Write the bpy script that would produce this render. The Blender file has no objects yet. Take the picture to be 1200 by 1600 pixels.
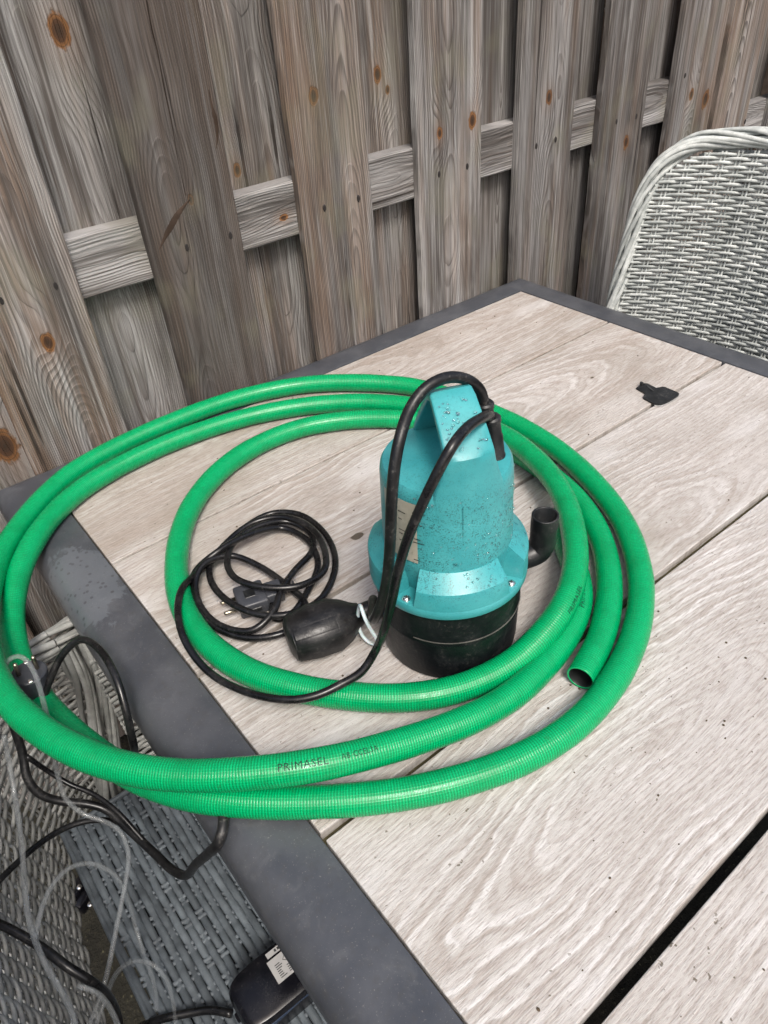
import bpy, bmesh, math, random
import numpy as np
from mathutils import Vector, Matrix
random.seed(7); rng = np.random.default_rng(7)
sc = bpy.context.scene
COL = sc.collection
# ------------------------------------------------------------------ camera
TT = 0.74                                    # height of the table top
CAMP = Vector((0.0, 0.0, TT + 0.63))
CR = Vector((0.7790380, -0.6233819, -0.0670431))
CU = Vector((0.4295017, 0.4527093, 0.7813979))
CF = Vector((0.4567582, 0.6375338, -0.6204213))
FPX = 1141.22
cam = bpy.data.cameras.new('camera'); camo = bpy.data.objects.new('camera', cam); COL.objects.link(camo)
M = Matrix(((CR.x, CU.x, -CF.x), (CR.y, CU.y, -CF.y), (CR.z, CU.z, -CF.z))).to_4x4()
M.translation = CAMP
camo.matrix_world = M
cam.sensor_fit = 'VERTICAL'; cam.sensor_height = 24.0; cam.lens = 24.0 * FPX / 1600.0
cam.clip_start = 0.02; cam.clip_end = 300
sc.camera = camo
# ------------------------------------------------------------------ light
SUN_EL, SUN_AZ = math.radians(54), math.radians(200)     # azimuth clockwise from +Y
w = bpy.data.worlds.new('World'); sc.world = w; w.use_nodes = True
nt = w.node_tree; nt.nodes.clear()
o_ = nt.nodes.new('ShaderNodeOutputWorld'); bg = nt.nodes.new('ShaderNodeBackground')
sky = nt.nodes.new('ShaderNodeTexSky'); sky.sky_type = 'NISHITA'; sky.sun_disc = False
sky.sun_elevation = SUN_EL; sky.sun_rotation = SUN_AZ; sky.air_density = 1.0; sky.dust_density = 6.0; sky.ozone_density = 0.6
bg.inputs['Strength'].default_value = 0.105
nt.links.new(sky.outputs[0], bg.inputs[0]); nt.links.new(bg.outputs[0], o_.inputs[0])
sl = bpy.data.lights.new('sun', 'SUN'); sl.energy = 1.5; sl.angle = math.radians(16); sl.color = (1.0, 0.985, 0.955)
so = bpy.data.objects.new('sun', sl); COL.objects.link(so)
sd = Vector((math.sin(SUN_AZ) * math.cos(SUN_EL), math.cos(SUN_AZ) * math.cos(SUN_EL), math.sin(SUN_EL)))
so.rotation_euler = sd.to_track_quat('Z', 'Y').to_euler()
sc.view_settings.view_transform = 'Standard'; sc.view_settings.look = 'None'
sc.view_settings.gamma = 1; sc.view_settings.use_curve_mapping = False
sc.view_settings.exposure = 0.92

# ------------------------------------------------------------------ survey helpers: points measured on known planes
def ray(px, py):
    return CR * (px - 600) - CU * (py - 800) + CF * FPX
def at(px, py, h=0.0):                       # point at height h over the table top
    d = ray(px, py); t = (h - 0.63) / d.z
    p = CAMP + d * t
    return Vector((p.x, p.y, TT + h))
DN = Vector((0.582, 0.813, 0))
def atd(px, py, dist):                       # point on the upright plane 'dist' from the viewpoint
    d = ray(px, py); return CAMP + d * (dist / d.dot(DN))
def atY(px, py, Y):
    d = ray(px, py); return CAMP + d * (Y / d.y)
def atX(px, py, X):
    d = ray(px, py); return CAMP + d * (X / d.x)

# ------------------------------------------------------------------ object helpers
def link(name, me, mat=None, parent=None):
    o = bpy.data.objects.new(name, me); COL.objects.link(o)
    if mat is not None: me.materials.append(mat)
    if parent is not None: o.parent = parent
    return o
def tag(o, label=None, cat=None, group=None, kind=None):
    if label: o['label'] = label
    if cat: o['category'] = cat
    if group: o['group'] = group
    if kind: o['kind'] = kind
    return o
def empty(name, loc=(0, 0, 0)):
    o = bpy.data.objects.new(name, None); COL.objects.link(o); o.location = loc; o.empty_display_size = 0.05; return o
def put(o, root):                            # parent a world-space mesh to a thing whose Empty has a location only
    o.parent = root; o.matrix_parent_inverse = Matrix.Identity(4); o.location = o.location - root.location; return o
def mesh(name, vs, fs, smooth=False):
    me = bpy.data.meshes.new(name); me.from_pydata([tuple(v) for v in vs], [], fs)
    if smooth: me.polygons.foreach_set('use_smooth', [True] * len(me.polygons))
    me.update(); return me
def bm_obj(name, bm, mat, parent=None, smooth=False, angle=None):
    me = bpy.data.meshes.new(name); bmesh.ops.recalc_face_normals(bm, faces=bm.faces); bm.to_mesh(me); bm.free()
    if smooth:
        me.polygons.foreach_set('use_smooth', [True] * len(me.polygons))
        if angle: me.set_sharp_from_angle(angle=math.radians(angle))
    return link(name, me, mat, parent)
def bevel_box(bm, size, M4=Matrix.Identity(4), bev=0.002, seg=2):
    r = bmesh.ops.create_cube(bm, size=1.0, matrix=M4 @ Matrix.Diagonal((*size, 1)))
    if bev > 0:
        es = list({e for v in r['verts'] for e in v.link_edges})
        bmesh.ops.bevel(bm, geom=es, offset=bev, segments=seg, affect='EDGES', profile=0.5)
def lathe(profile, seg=64, a0=0.0, a1=2 * math.pi, center=(0, 0, 0)):
    full = abs(a1 - a0 - 2 * math.pi) < 1e-6
    n = seg if full else seg + 1
    vs, fs = [], []
    for i in range(n):
        a = a0 + (a1 - a0) * i / seg
        for r, z in profile: vs.append((center[0] + r * math.cos(a), center[1] + r * math.sin(a), center[2] + z))
    m = len(profile)
    for i in range(seg):
        j = (i + 1) % n
        for k in range(m - 1): fs.append((i * m + k, j * m + k, j * m + k + 1, i * m + k + 1))
    return vs, fs, n, m
def catmull(pts, step=0.004):
    P = [Vector(p) for p in pts]; P = [P[0] * 2 - P[1]] + P + [P[-1] * 2 - P[-2]]
    out = []
    for i in range(1, len(P) - 2):
        p0, p1, p2, p3 = P[i - 1:i + 3]
        def tj(ti, a, b): return ti + max((b - a).length, 1e-6) ** 0.5
        t0 = 0; t1 = tj(t0, p0, p1); t2 = tj(t1, p1, p2); t3 = tj(t2, p2, p3)
        n = max(2, int((p2 - p1).length / step))
        for k in range(n):
            t = t1 + (t2 - t1) * k / n
            A1 = p0 * ((t1 - t) / (t1 - t0)) + p1 * ((t - t0) / (t1 - t0)); A2 = p1 * ((t2 - t) / (t2 - t1)) + p2 * ((t - t1) / (t2 - t1)); A3 = p2 * ((t3 - t) / (t3 - t2)) + p3 * ((t - t2) / (t3 - t2))
            B1 = A1 * ((t2 - t) / (t2 - t0)) + A2 * ((t - t0) / (t2 - t0)); B2 = A2 * ((t3 - t) / (t3 - t1)) + A3 * ((t - t1) / (t3 - t1))
            out.append(B1 * ((t2 - t) / (t2 - t1)) + B2 * ((t - t1) / (t2 - t1)))
    out.append(P[-2]); return out
def smooth_path(p, it):
    for _ in range(it):
        p = [p[0]] + [(p[i - 1] + p[i] * 2 + p[i + 1]) / 4 for i in range(1, len(p) - 1)] + [p[-1]]
    return p
def frames(path):
    T = []; n = len(path)
    for i in range(n):
        T.append((path[min(i + 1, n - 1)] - path[max(i - 1, 0)]).normalized())
    N = []; up = Vector((0, 0, 1))
    a = up - T[0] * up.dot(T[0])
    if a.length < 0.1: a = Vector((1, 0, 0)) - T[0] * T[0].x
    a.normalize(); N.append(a)
    for i in range(1, n):
        b = N[-1] - T[i] * N[-1].dot(T[i]); N.append(b.normalized())
    return T, N
def tube(path, r, sides=12, caps=True, rad=None):
    """mesh data with uv (metres along, 0..1 around)"""
    T, N = frames(path); vs, fs, uv = [], [], []
    s = 0.0; S = []
    for i, p in enumerate(path):
        if i: s += (p - path[i - 1]).length
        S.append(s); B = T[i].cross(N[i]); rr = r if rad is None else rad(i / (len(path) - 1), s)
        for k in range(sides):
            a = 2 * math.pi * k / sides; vs.append(p + (N[i] * math.cos(a) + B * math.sin(a)) * rr)
    for i in range(len(path) - 1):
        for k in range(sides):
            k2 = (k + 1) % sides
            fs.append((i * sides + k, i * sides + k2, (i + 1) * sides + k2, (i + 1) * sides + k))
            uv += [(S[i], k / sides), (S[i], (k + 1) / sides), (S[i + 1], (k + 1) / sides), (S[i + 1], k / sides)]
    if caps:
        fs.append(tuple(range(sides - 1, -1, -1))); uv += [(0, 0)] * sides
        b = (len(path) - 1) * sides; fs.append(tuple(range(b, b + sides))); uv += [(S[-1], 0)] * sides
    return vs, fs, uv
def tube_obj(name, path, r, mat, parent=None, sides=12, caps=True, rad=None):
    vs, fs, uv = tube(path, r, sides, caps, rad); me = mesh(name, vs, fs, True)
    ul = me.uv_layers.new(name='UVMap'); ul.data.foreach_set('uv', [c for q in uv for c in q])
    return link(name, me, mat, parent)

# ------------------------------------------------------------------ material helpers
class NT:
    def __init__(s, name):
        s.m = bpy.data.materials.new(name); s.m.use_nodes = True; s.t = s.m.node_tree; s.t.nodes.clear()
        s.out = s.t.nodes.new('ShaderNodeOutputMaterial'); s.b = s.t.nodes.new('ShaderNodeBsdfPrincipled')
        s.t.links.new(s.b.outputs[0], s.out.inputs[0])
    def n(s, t, **k):
        x = s.t.nodes.new(t)
        for a, b in k.items(): setattr(x, a, b)
        return x
    def set(s, sock, v):
        if v is None: return
        if hasattr(v, 'is_output') or isinstance(v, bpy.types.NodeSocket): s.t.links.new(v, sock)
        else: sock.default_value = v
    def m_(s, op, a, b=None, c=None, clamp=False):
        x = s.n('ShaderNodeMath', operation=op, use_clamp=clamp); s.set(x.inputs[0], a); s.set(x.inputs[1], b); s.set(x.inputs[2], c); return x.outputs[0]
    def comb(s, x, y, z):
        q = s.n('ShaderNodeCombineXYZ'); s.set(q.inputs[0], x); s.set(q.inputs[1], y); s.set(q.inputs[2], z); return q.outputs[0]
    def sep(s, v):
        q = s.n('ShaderNodeSeparateXYZ'); s.set(q.inputs[0], v); return q.outputs
    def noise(s, v, scale=1.0, detail=2.0, rough=0.5, dist=0.0):
        q = s.n('ShaderNodeTexNoise'); s.set(q.inputs['Vector'], v); q.inputs['Scale'].default_value = scale; q.inputs['Detail'].default_value = detail
        q.inputs['Roughness'].default_value = rough; q.inputs['Distortion'].default_value = dist; return q.outputs['Fac']
    def sm(s, v, a, b, lo=0.0, hi=1.0):
        q = s.n('ShaderNodeMapRange', interpolation_type='SMOOTHSTEP'); s.set(q.inputs[0], v)
        for i, x in enumerate((a, b, lo, hi)): s.set(q.inputs[1 + i], x)
        return q.outputs[0]
    def mix(s, f, a, b, bt='MIX'):
        q = s.n('ShaderNodeMix', data_type='RGBA', blend_type=bt); s.set(q.inputs[0], f)
        s.set(q.inputs[6], a if not isinstance(a, tuple) else (*a, 1)[:4]); s.set(q.inputs[7], b if not isinstance(b, tuple) else (*b, 1)[:4]); return q.outputs[2]
    def ramp(s, f, stops):
        q = s.n('ShaderNodeValToRGB'); s.set(q.inputs[0], f); e = q.color_ramp.elements
        while len(e) < len(stops): e.new(0.5)
        for i, (p, c) in enumerate(stops): e[i].position = p; e[i].color = (*c, 1)
        return q.outputs[0]
    def bump(s, h, strength=0.5, dist=0.001):
        q = s.n('ShaderNodeBump'); s.set(q.inputs['Height'], h); q.inputs['Strength'].default_value = strength; q.inputs['Distance'].default_value = dist
        s.t.links.new(q.outputs[0], s.b.inputs['Normal'])
    def P(s, color=None, rough=None, spec=None, **k):
        if isinstance(color, tuple): color = (*color, 1)[:4]
        s.set(s.b.inputs['Base Color'], color); s.set(s.b.inputs['Roughness'], rough); s.set(s.b.inputs['Specular IOR Level'], spec)
        for a, b in k.items(): s.set(s.b.inputs[a.replace('_', ' ')], b)
        return s.m
    def obj(s): return s.n('ShaderNodeTexCoord').outputs['Object']
    def rnd(s): return s.n('ShaderNodeObjectInfo').outputs['Random']
    def attr(s, name): return s.n('ShaderNodeAttribute', attribute_type='OBJECT', attribute_name=name)

def wood(name, mode):
    """weathered plank: growth rings of a slightly tilted log cut by the board, knots and tone read from the object"""
    g = NT(name); x, y, z = g.sep(g.obj()); R = g.rnd()
    if mode == 'fence': c, t, l = x, y, z
    elif mode == 'rail': c, t, l = z, y, x
    else: c, t, l = y, z, x
    seed = g.attr('seed').outputs['Fac']
    s1 = g.m_('MULTIPLY', seed, 13.7)
    tone = g.attr('tone').outputs['Vector']; tb, tw, td = g.sep(tone)          # brown, warm-left/right, darkness
    ring = g.attr('ring').outputs['Vector']; rc, rd, rt = g.sep(ring)           # centre offset, depth, tilt
    lw = g.noise(g.comb(s1, g.m_('MULTIPLY', l, 2.2), 0.0), 1.0, 2.0)
    lw2 = g.noise(g.comb(g.m_('ADD', s1, 5.0), g.m_('MULTIPLY', l, 2.6), 3.0), 1.0, 2.0)
    cc = g.m_('ADD', g.m_('SUBTRACT', c, rc), g.m_('MULTIPLY', g.m_('SUBTRACT', lw, 0.5), 0.06 if mode == 'table' else 0.035))
    dd = g.m_('ADD', g.m_('ADD', rd, g.m_('MULTIPLY', rt, l)), g.m_('ADD', t, g.m_('MULTIPLY', g.m_('SUBTRACT', lw2, 0.5), 0.05)))
    r = g.m_('SQRT', g.m_('ADD', g.m_('MULTIPLY', cc, cc), g.m_('MULTIPLY', dd, dd)))
    kmask = None; kring = None; halo = None
    for kn in ('k1', 'k2', 'k3'):
        kc, kl, ks = g.sep(g.attr(kn).outputs['Vector'])
        dc = g.m_('SUBTRACT', c, kc); dl = g.m_('MULTIPLY', g.m_('SUBTRACT', l, kl), 0.62)
        d2 = g.m_('SQRT', g.m_('ADD', g.m_('MULTIPLY', dc, dc), g.m_('MULTIPLY', dl, dl)))
        q = g.m_('DIVIDE', d2, g.m_('ADD', ks, 1e-5))
        dl3 = g.m_('MULTIPLY', dl, 0.45)
        q3 = g.m_('DIVIDE', g.m_('ADD', g.m_('MULTIPLY', dc, dc), g.m_('MULTIPLY', dl3, dl3)), g.m_('ADD', g.m_('MULTIPLY', ks, ks), 1e-6))
        G = g.m_('EXPONENT', g.m_('MULTIPLY', q3, -0.16))
        r = g.m_('ADD', r, g.m_('MULTIPLY', g.m_('MULTIPLY', G, ks), 1.5))
        wob = g.m_('ADD', q, g.m_('MULTIPLY', g.m_('SUBTRACT', g.noise(g.comb(g.m_('MULTIPLY', dc, 130.0), g.m_('MULTIPLY', dl, 130.0), s1), 1.0, 3.0), 0.5), 0.85))
        km = g.sm(wob, 0.85, 1.1, 1.0, 0.0); hm = g.sm(q, 0.9, 3.2, 1.0, 0.0)
        kmask = km if kmask is None else g.m_('MAXIMUM', kmask, km); halo = hm if halo is None else g.m_('MAXIMUM', halo, hm)
        kring = q if kring is None else g.m_('MINIMUM', kring, q)
    wig = g.noise(g.comb(g.m_('MULTIPLY', c, 45.0), g.m_('MULTIPLY', l, 5.0), s1), 1.0, 2.0)
    fr = 340.0 if mode != 'table' else 210.0
    ph = g.m_('ADD', g.m_('MULTIPLY', r, fr), g.m_('MULTIPLY', wig, 0.75 if mode != 'table' else 1.6))
    saw = g.m_('FRACT', ph)
    late = g.m_('MULTIPLY', g.sm(saw, 0.35, 0.88), g.sm(saw, 0.9, 1.0, 1.0, 0.0))
    fib = g.noise(g.comb(g.m_('MULTIPLY', c, 900.0), g.m_('MULTIPLY', l, 14.0), g.m_('ADD', s1, g.m_('MULTIPLY', t, 300.0))), 1.0, 3.0, 0.6)
    fib2 = g.noise(g.comb(g.m_('MULTIPLY', c, 220.0), g.m_('MULTIPLY', l, 3.0), s1), 1.0, 3.0, 0.6)
    pat = g.noise(g.comb(g.m_('MULTIPLY', c, 26.0), g.m_('MULTIPLY', l, 1.6), s1), 1.0, 3.0, 0.6)
    pat2 = g.noise(g.comb(g.m_('MULTIPLY', c, 38.0), g.m_('MULTIPLY', l, 2.6), g.m_('ADD', s1, 9.0)), 1.0, 2.0, 0.5)
    pat3 = g.noise(g.comb(g.m_('MULTIPLY', c, 9.0), g.m_('MULTIPLY', l, 6.0), g.m_('ADD', s1, 4.0)), 1.0, 3.0, 0.6)
    if mode != 'table':
        base = g.mix(g.sm(pat, 0.35, 0.68), (0.066, 0.061, 0.058), (0.37, 0.365, 0.36))
        base = g.mix(g.m_('MULTIPLY', g.sm(g.m_('ADD', pat2, tb), 0.47, 0.82), 0.62), base, (0.235, 0.155, 0.105))
        base = g.mix(g.m_('MULTIPLY', g.sm(pat3, 0.5, 0.75), 0.35), base, (0.36, 0.345, 0.32))
        base = g.mix(g.m_('MULTIPLY', g.sm(g.m_('MULTIPLY', c, tw), 0.0015, 0.0045), 0.5), base, (0.25, 0.15, 0.09))
        lamp_ = g.sm(g.noise(g.comb(g.m_('MULTIPLY', c, 18.0), g.m_('MULTIPLY', l, 3.0), g.m_('ADD', s1, 61.0)), 1.0, 2.0), 0.35, 0.65, 0.12, 0.78)
        base = g.mix(g.m_('MULTIPLY', late, lamp_), base, (0.065, 0.053, 0.047))
        base = g.mix(g.m_('MULTIPLY', g.sm(fib, 0.42, 0.72), 0.45), base, (0.08, 0.07, 0.062))
        base = g.mix(g.m_('MULTIPLY', g.sm(fib2, 0.5, 0.7), 0.62), base, (0.075, 0.065, 0.058))
        fib3 = g.noise(g.comb(g.m_('MULTIPLY', c, 480.0), g.m_('MULTIPLY', l, 9.0), g.m_('ADD', s1, 17.0)), 1.0, 2.0, 0.6)
        base = g.mix(g.m_('MULTIPLY', g.sm(fib3, 0.5, 0.68), 0.55), base, (0.07, 0.06, 0.054))
        base = g.mix(g.m_('MULTIPLY', g.sm(fib3, 0.45, 0.3), 0.30), base, (0.50, 0.49, 0.48))
        st = g.noise(g.comb(g.m_('MULTIPLY', c, 75.0), g.m_('MULTIPLY', l, 1.1), g.m_('ADD', s1, 71.0)), 1.0, 3.0, 0.65)
        base = g.mix(g.m_('MULTIPLY', g.sm(st, 0.54, 0.70), 0.6), base, (0.085, 0.068, 0.058))
        base = g.mix(g.m_('MULTIPLY', g.sm(st, 0.42, 0.30), 0.45), base, (0.47, 0.455, 0.44))
        base = g.mix(g.m_('MULTIPLY', g.sm(fib2, 0.5, 0.3), 0.22), base, (0.46, 0.44, 0.42))
        crk = g.noise(g.comb(g.m_('MULTIPLY', c, 130.0), g.m_('MULTIPLY', l, 1.3), g.m_('ADD', s1, 33.0)), 1.0, 1.0, 0.4)
        crack = g.m_('MULTIPLY', g.sm(crk, 0.705, 0.74), g.sm(pat3, 0.4, 0.55))
        base = g.mix(g.m_('MULTIPLY', crack, 0.85), base, (0.02, 0.015, 0.012))
        kc_ = g.ramp(g.m_('MULTIPLY', kring, 0.8), [(0.0, (0.03, 0.018, 0.01)), (0.38, (0.07, 0.033, 0.016)), (0.62, (0.22, 0.10, 0.035)), (1.0, (0.12, 0.07, 0.04))])
        kc_ = g.mix(g.sm(g.m_('SINE', g.m_('MULTIPLY', kring, 26.0)), 0.2, 1.0, 0.0, 0.55), kc_, (0.03, 0.02, 0.014))
        base = g.mix(g.m_('MULTIPLY', halo, 0.3), base, (0.20, 0.13, 0.09)); base = g.mix(kmask, base, kc_)
        base = g.mix(td, base, (0.036, 0.029, 0.025))
        green = g.m_('MULTIPLY', g.sm(g.noise(g.comb(g.m_('MULTIPLY', c, 12.0), g.m_('MULTIPLY', l, 9.0), s1), 1.0, 3.0), 0.52, 0.7), 0.25)
        base = g.mix(green, base, (0.17, 0.165, 0.11))
        hgt = g.m_('SUBTRACT', g.m_('SUBTRACT', g.m_('MULTIPLY', late, 0.7), g.m_('MULTIPLY', fib, 0.7)), g.m_('MULTIPLY', crack, 2.5))
        hgt = g.m_('SUBTRACT', hgt, g.m_('MULTIPLY', kmask, 0.5))
        g.bump(hgt, 1.0, 0.0014)
        return g.P(base, 0.82, 0.25)
    base = g.mix(g.sm(pat3, 0.32, 0.7), (0.33, 0.302, 0.272), (0.45, 0.425, 0.402))
    base = g.mix(g.m_('MULTIPLY', g.sm(g.m_('ADD', pat, tb), 0.5, 0.8), 0.5), base, (0.275, 0.222, 0.18))
    base = g.mix(td, base, (0.50, 0.49, 0.48))
    wig2 = g.noise(g.comb(g.m_('MULTIPLY', c, 26.0), g.m_('MULTIPLY', l, 11.0), s1), 1.0, 3.0, 0.55)
    bph = g.m_('FRACT', g.m_('ADD', g.m_('MULTIPLY', r, 78.0), g.m_('MULTIPLY', wig2, 2.3)))
    band = g.m_('MULTIPLY', g.sm(bph, 0.1, 0.5), g.sm(bph, 0.55, 0.62, 1.0, 0.0))
    bamp = g.sm(g.noise(g.comb(g.m_('MULTIPLY', c, 7.0), g.m_('MULTIPLY', l, 4.0), g.m_('ADD', s1, 50.0)), 1.0, 2.0), 0.38, 0.6, 0.1, 1.0)
    bamp = g.m_('MULTIPLY', bamp, tw)
    base = g.mix(g.m_('MULTIPLY', band, bamp), base, (0.64, 0.635, 0.63))
    base = g.mix(g.m_('MULTIPLY', g.sm(bph, 0.62, 0.72), g.m_('MULTIPLY', g.sm(bph, 0.98, 0.80, 0.0, 0.6), bamp)), base, (0.26, 0.215, 0.18))
    base = g.mix(g.m_('MULTIPLY', late, 0.30), base, (0.24, 0.20, 0.17))
    dash = g.noise(g.comb(g.m_('MULTIPLY', c, 900.0), g.m_('MULTIPLY', l, 75.0), s1), 1.0, 3.0, 0.72)
    dash2 = g.noise(g.comb(g.m_('MULTIPLY', c, 380.0), g.m_('MULTIPLY', l, 16.0), g.m_('ADD', s1, 7.0)), 1.0, 3.0, 0.6)
    base = g.mix(g.m_('MULTIPLY', g.sm(dash, 0.48, 0.66), 0.50), base, (0.17, 0.138, 0.115))
    base = g.mix(g.m_('MULTIPLY', g.sm(dash2, 0.52, 0.72), 0.22), base, (0.22, 0.18, 0.15))
    base = g.mix(g.m_('MULTIPLY', g.sm(dash, 0.45, 0.3), 0.25), base, (0.58, 0.565, 0.55))
    wn = g.noise(g.comb(g.m_('MULTIPLY', c, 14.0), g.m_('MULTIPLY', l, 4.5), g.m_('ADD', s1, 21.0)), 1.0, 3.0, 0.55)
    base = g.mix(g.m_('MULTIPLY', g.sm(wn, 0.54, 0.72), 0.35), base, (0.56, 0.56, 0.56))
    sp = g.noise(g.comb(g.m_('MULTIPLY', c, 190.0), g.m_('MULTIPLY', l, 150.0), s1), 1.0, 2.0, 0.5)
    spr = g.noise(g.comb(g.m_('MULTIPLY', c, 9.0), g.m_('MULTIPLY', l, 7.0), g.m_('ADD', s1, 2.0)), 1.0, 2.0, 0.5)
    spots = g.m_('MULTIPLY', g.sm(sp, 0.70, 0.745), g.sm(spr, 0.42, 0.6))
    base = g.mix(g.m_('MULTIPLY', spots, 0.85), base, (0.10, 0.08, 0.055))
    base = g.mix(g.m_('MULTIPLY', halo, 0.35), base, (0.27, 0.22, 0.17)); base = g.mix(g.m_('MULTIPLY', kmask, 0.9), base, (0.06, 0.045, 0.03))
    e = g.m_('ABSOLUTE', c)
    hgt = g.m_('SUBTRACT', g.m_('MULTIPLY', g.m_('SUBTRACT', 1.0, dash), 2.2), g.m_('ADD', g.m_('MULTIPLY', late, 0.35), g.m_('ADD', spots, kmask)))
    g.bump(hgt, 0.5, 0.0008)
    return g.P(base, g.sm(dash, 0.3, 0.7, 0.48, 0.72), 0.35)
M_FENCE = wood('weathered_fence_wood', 'fence'); M_RAIL = wood('weathered_rail_wood', 'rail'); M_PLANK = wood('bleached_table_wood', 'table')

def mat_frame():
    g = NT('powder_coated_grey'); o = g.obj()
    n1 = g.noise(o, 14.0, 4.0, 0.6); n2 = g.noise(o, 130.0, 4.0, 0.6); n3 = g.noise(o, 700.0, 2.0); n4 = g.noise(o, 34.0, 5.0, 0.7, 0.6)
    x, y, z = g.sep(o)
    c = g.mix(g.sm(n1, 0.35, 0.7), (0.044, 0.048, 0.057), (0.068, 0.072, 0.081))
    c = g.mix(g.m_('MULTIPLY', g.sm(n2, 0.5, 0.7), 0.3), c, (0.05, 0.048, 0.045))
    c = g.mix(g.m_('MULTIPLY', g.sm(n4, 0.55, 0.66), 0.13), c, (0.15, 0.155, 0.16))
    c = g.mix(g.m_('MULTIPLY', g.sm(n3, 0.66, 0.74), 0.5), c, (0.2, 0.19, 0.18))
    # dried rain patch near the far left corner
    d = g.m_('SQRT', g.m_('ADD', g.m_('POWER', g.m_('MULTIPLY', g.m_('SUBTRACT', x, 0.085), 1.6), 2.0), g.m_('POWER', g.m_('SUBTRACT', y, 0.80), 2.0)))
    drops = g.n('ShaderNodeTexVoronoi'); drops.inputs['Scale'].default_value = 105.0; g.set(drops.inputs['Vector'], o)
    m = g.m_('MULTIPLY', g.sm(g.m_('ADD', d, g.m_('MULTIPLY', g.m_('SUBTRACT', n4, 0.5), 0.12)), 0.075, 0.085, 1.0, 0.0), g.sm(drops.outputs['Distance'], 0.18, 0.3))
    c = g.mix(g.m_('MULTIPLY', m, 0.32), c, (0.16, 0.18, 0.20))
    g.bump(g.m_('ADD', g.m_('MULTIPLY', n3, 0.5), n2), 0.12, 0.0006)
    return g.P(c, g.sm(n4, 0.35, 0.7, 0.30, 0.44), 0.5)
M_FRAME = mat_frame()
def mat_wicker(name, a, b):
    g = NT(name); o = g.obj(); isl = g.n('ShaderNodeNewGeometry').outputs['Random Per Island']
    n1 = g.noise(o, 7.0, 3.0, 0.6); n2 = g.noise(o, 900.0, 3.0, 0.6); n3 = g.noise(o, 60.0, 3.0, 0.6)
    f = g.m_('ADD', g.m_('MULTIPLY', isl, 0.45), g.m_('ADD', g.m_('MULTIPLY', g.m_('SUBTRACT', n3, 0.5), 1.1), g.m_('MULTIPLY', n1, 0.6)))
    c = g.mix(g.sm(f, 0.15, 1.05), a, b)
    c = g.mix(g.m_('MULTIPLY', g.sm(n2, 0.5, 0.72), 0.35), c, tuple(v * 0.55 for v in a))
    g.bump(n2, 0.35, 0.0005); return g.P(c, 0.55, 0.35)
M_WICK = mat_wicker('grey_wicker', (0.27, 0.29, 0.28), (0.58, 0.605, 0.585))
M_WICK_SHADE = mat_wicker('grey_wicker_shaded', (0.20, 0.205, 0.195), (0.46, 0.465, 0.44))  # same grey wicker darkened; shade by the table edge put into the colour
M_WICKS = mat_wicker('blue_grey_seat_shaded', (0.066, 0.077, 0.087), (0.15, 0.175, 0.195))  # blue-grey weave, darkened so the colour holds the shade under the table
def mat_hose():
    g = NT('green_braided_hose'); uvn = g.n('ShaderNodeUVMap'); u, v, _ = g.sep(uvn.outputs[0]); o = g.obj()
    wob = g.noise(o, 60.0, 2.0)
    per = 0.0027
    a = g.m_('FRACT', g.m_('ADD', g.m_('DIVIDE', u, per), g.m_('MULTIPLY', wob, 0.9)))
    b = g.m_('FRACT', g.m_('MULTIPLY', v, 36.0))
    la = g.sm(g.m_('ABSOLUTE', g.m_('SUBTRACT', a, 0.5)), 0.16, 0.34, 1.0, 0.0); lb = g.sm(g.m_('ABSOLUTE', g.m_('SUBTRACT', b, 0.5)), 0.10, 0.26, 1.0, 0.0)
    n2 = g.noise(o, 1400.0, 2.0); n3 = g.noise(o, 26.0, 4.0, 0.65); n4 = g.noise(o, 160.0, 4.0, 0.7)
    c = g.mix(g.m_('MULTIPLY', g.m_('ADD', la, g.m_('MULTIPLY', lb, 0.25)), g.m_('MULTIPLY', g.sm(n2, 0.3, 0.65, 0.3, 0.8), g.sm(n3, 0.3, 0.6, 0.45, 1.0))), (0.0, 0.185, 0.058), (0.0, 0.43, 0.155))
    c = g.mix(g.m_('MULTIPLY', g.sm(n3, 0.52, 0.75), 0.4), c, (0.0, 0.15, 0.045))
    c = g.mix(g.m_('MULTIPLY', g.sm(n4, 0.60, 0.72), 0.45), c, (0.01, 0.13, 0.04))
    h = g.m_('ADD', g.m_('ADD', g.m_('MULTIPLY', la, 0.7), g.m_('MULTIPLY', lb, 0.35)), g.m_('MULTIPLY', n4, 0.6))
    g.bump(h, 0.35, 0.0005)
    return g.P(c, g.sm(n4, 0.35, 0.7, 0.19, 0.36), 0.36)
M_HOSE = mat_hose()
def simple(name, col, rough=0.5, spec=0.5, bump=0.0, scale=400.0, var=0.0, dust=0.0, **k):
    g = NT(name); o = g.obj(); n = g.noise(o, scale, 3.0, 0.6); n2 = g.noise(o, 40.0, 4.0, 0.65)
    c = g.mix(g.m_('MULTIPLY', g.sm(n2, 0.35, 0.7), max(var, 0.001)), col, tuple(min(1, x * 1.7 + 0.01) for x in col))
    if dust: c = g.mix(g.m_('MULTIPLY', g.sm(g.m_('MULTIPLY', n, g.m_('ADD', n2, 0.5)), 0.55, 0.75), dust), c, (0.30, 0.28, 0.25))
    if bump: g.bump(n, bump, 0.0006)
    return g.P(c, g.sm(n2, 0.3, 0.7, rough * 0.8, min(1, rough * 1.25)), spec, **k)
M_HOSEIN = simple('hose_inside_black', (0.004, 0.006, 0.006), 0.6)
M_INK = simple('hose_print_ink', (0.0, 0.03, 0.015), 0.5, 0.3)
M_BLACK = simple('black_cable_rubber', (0.005, 0.005, 0.0055), 0.38, 0.38, 0.2, 300.0, 0.6, 0.14)
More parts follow.
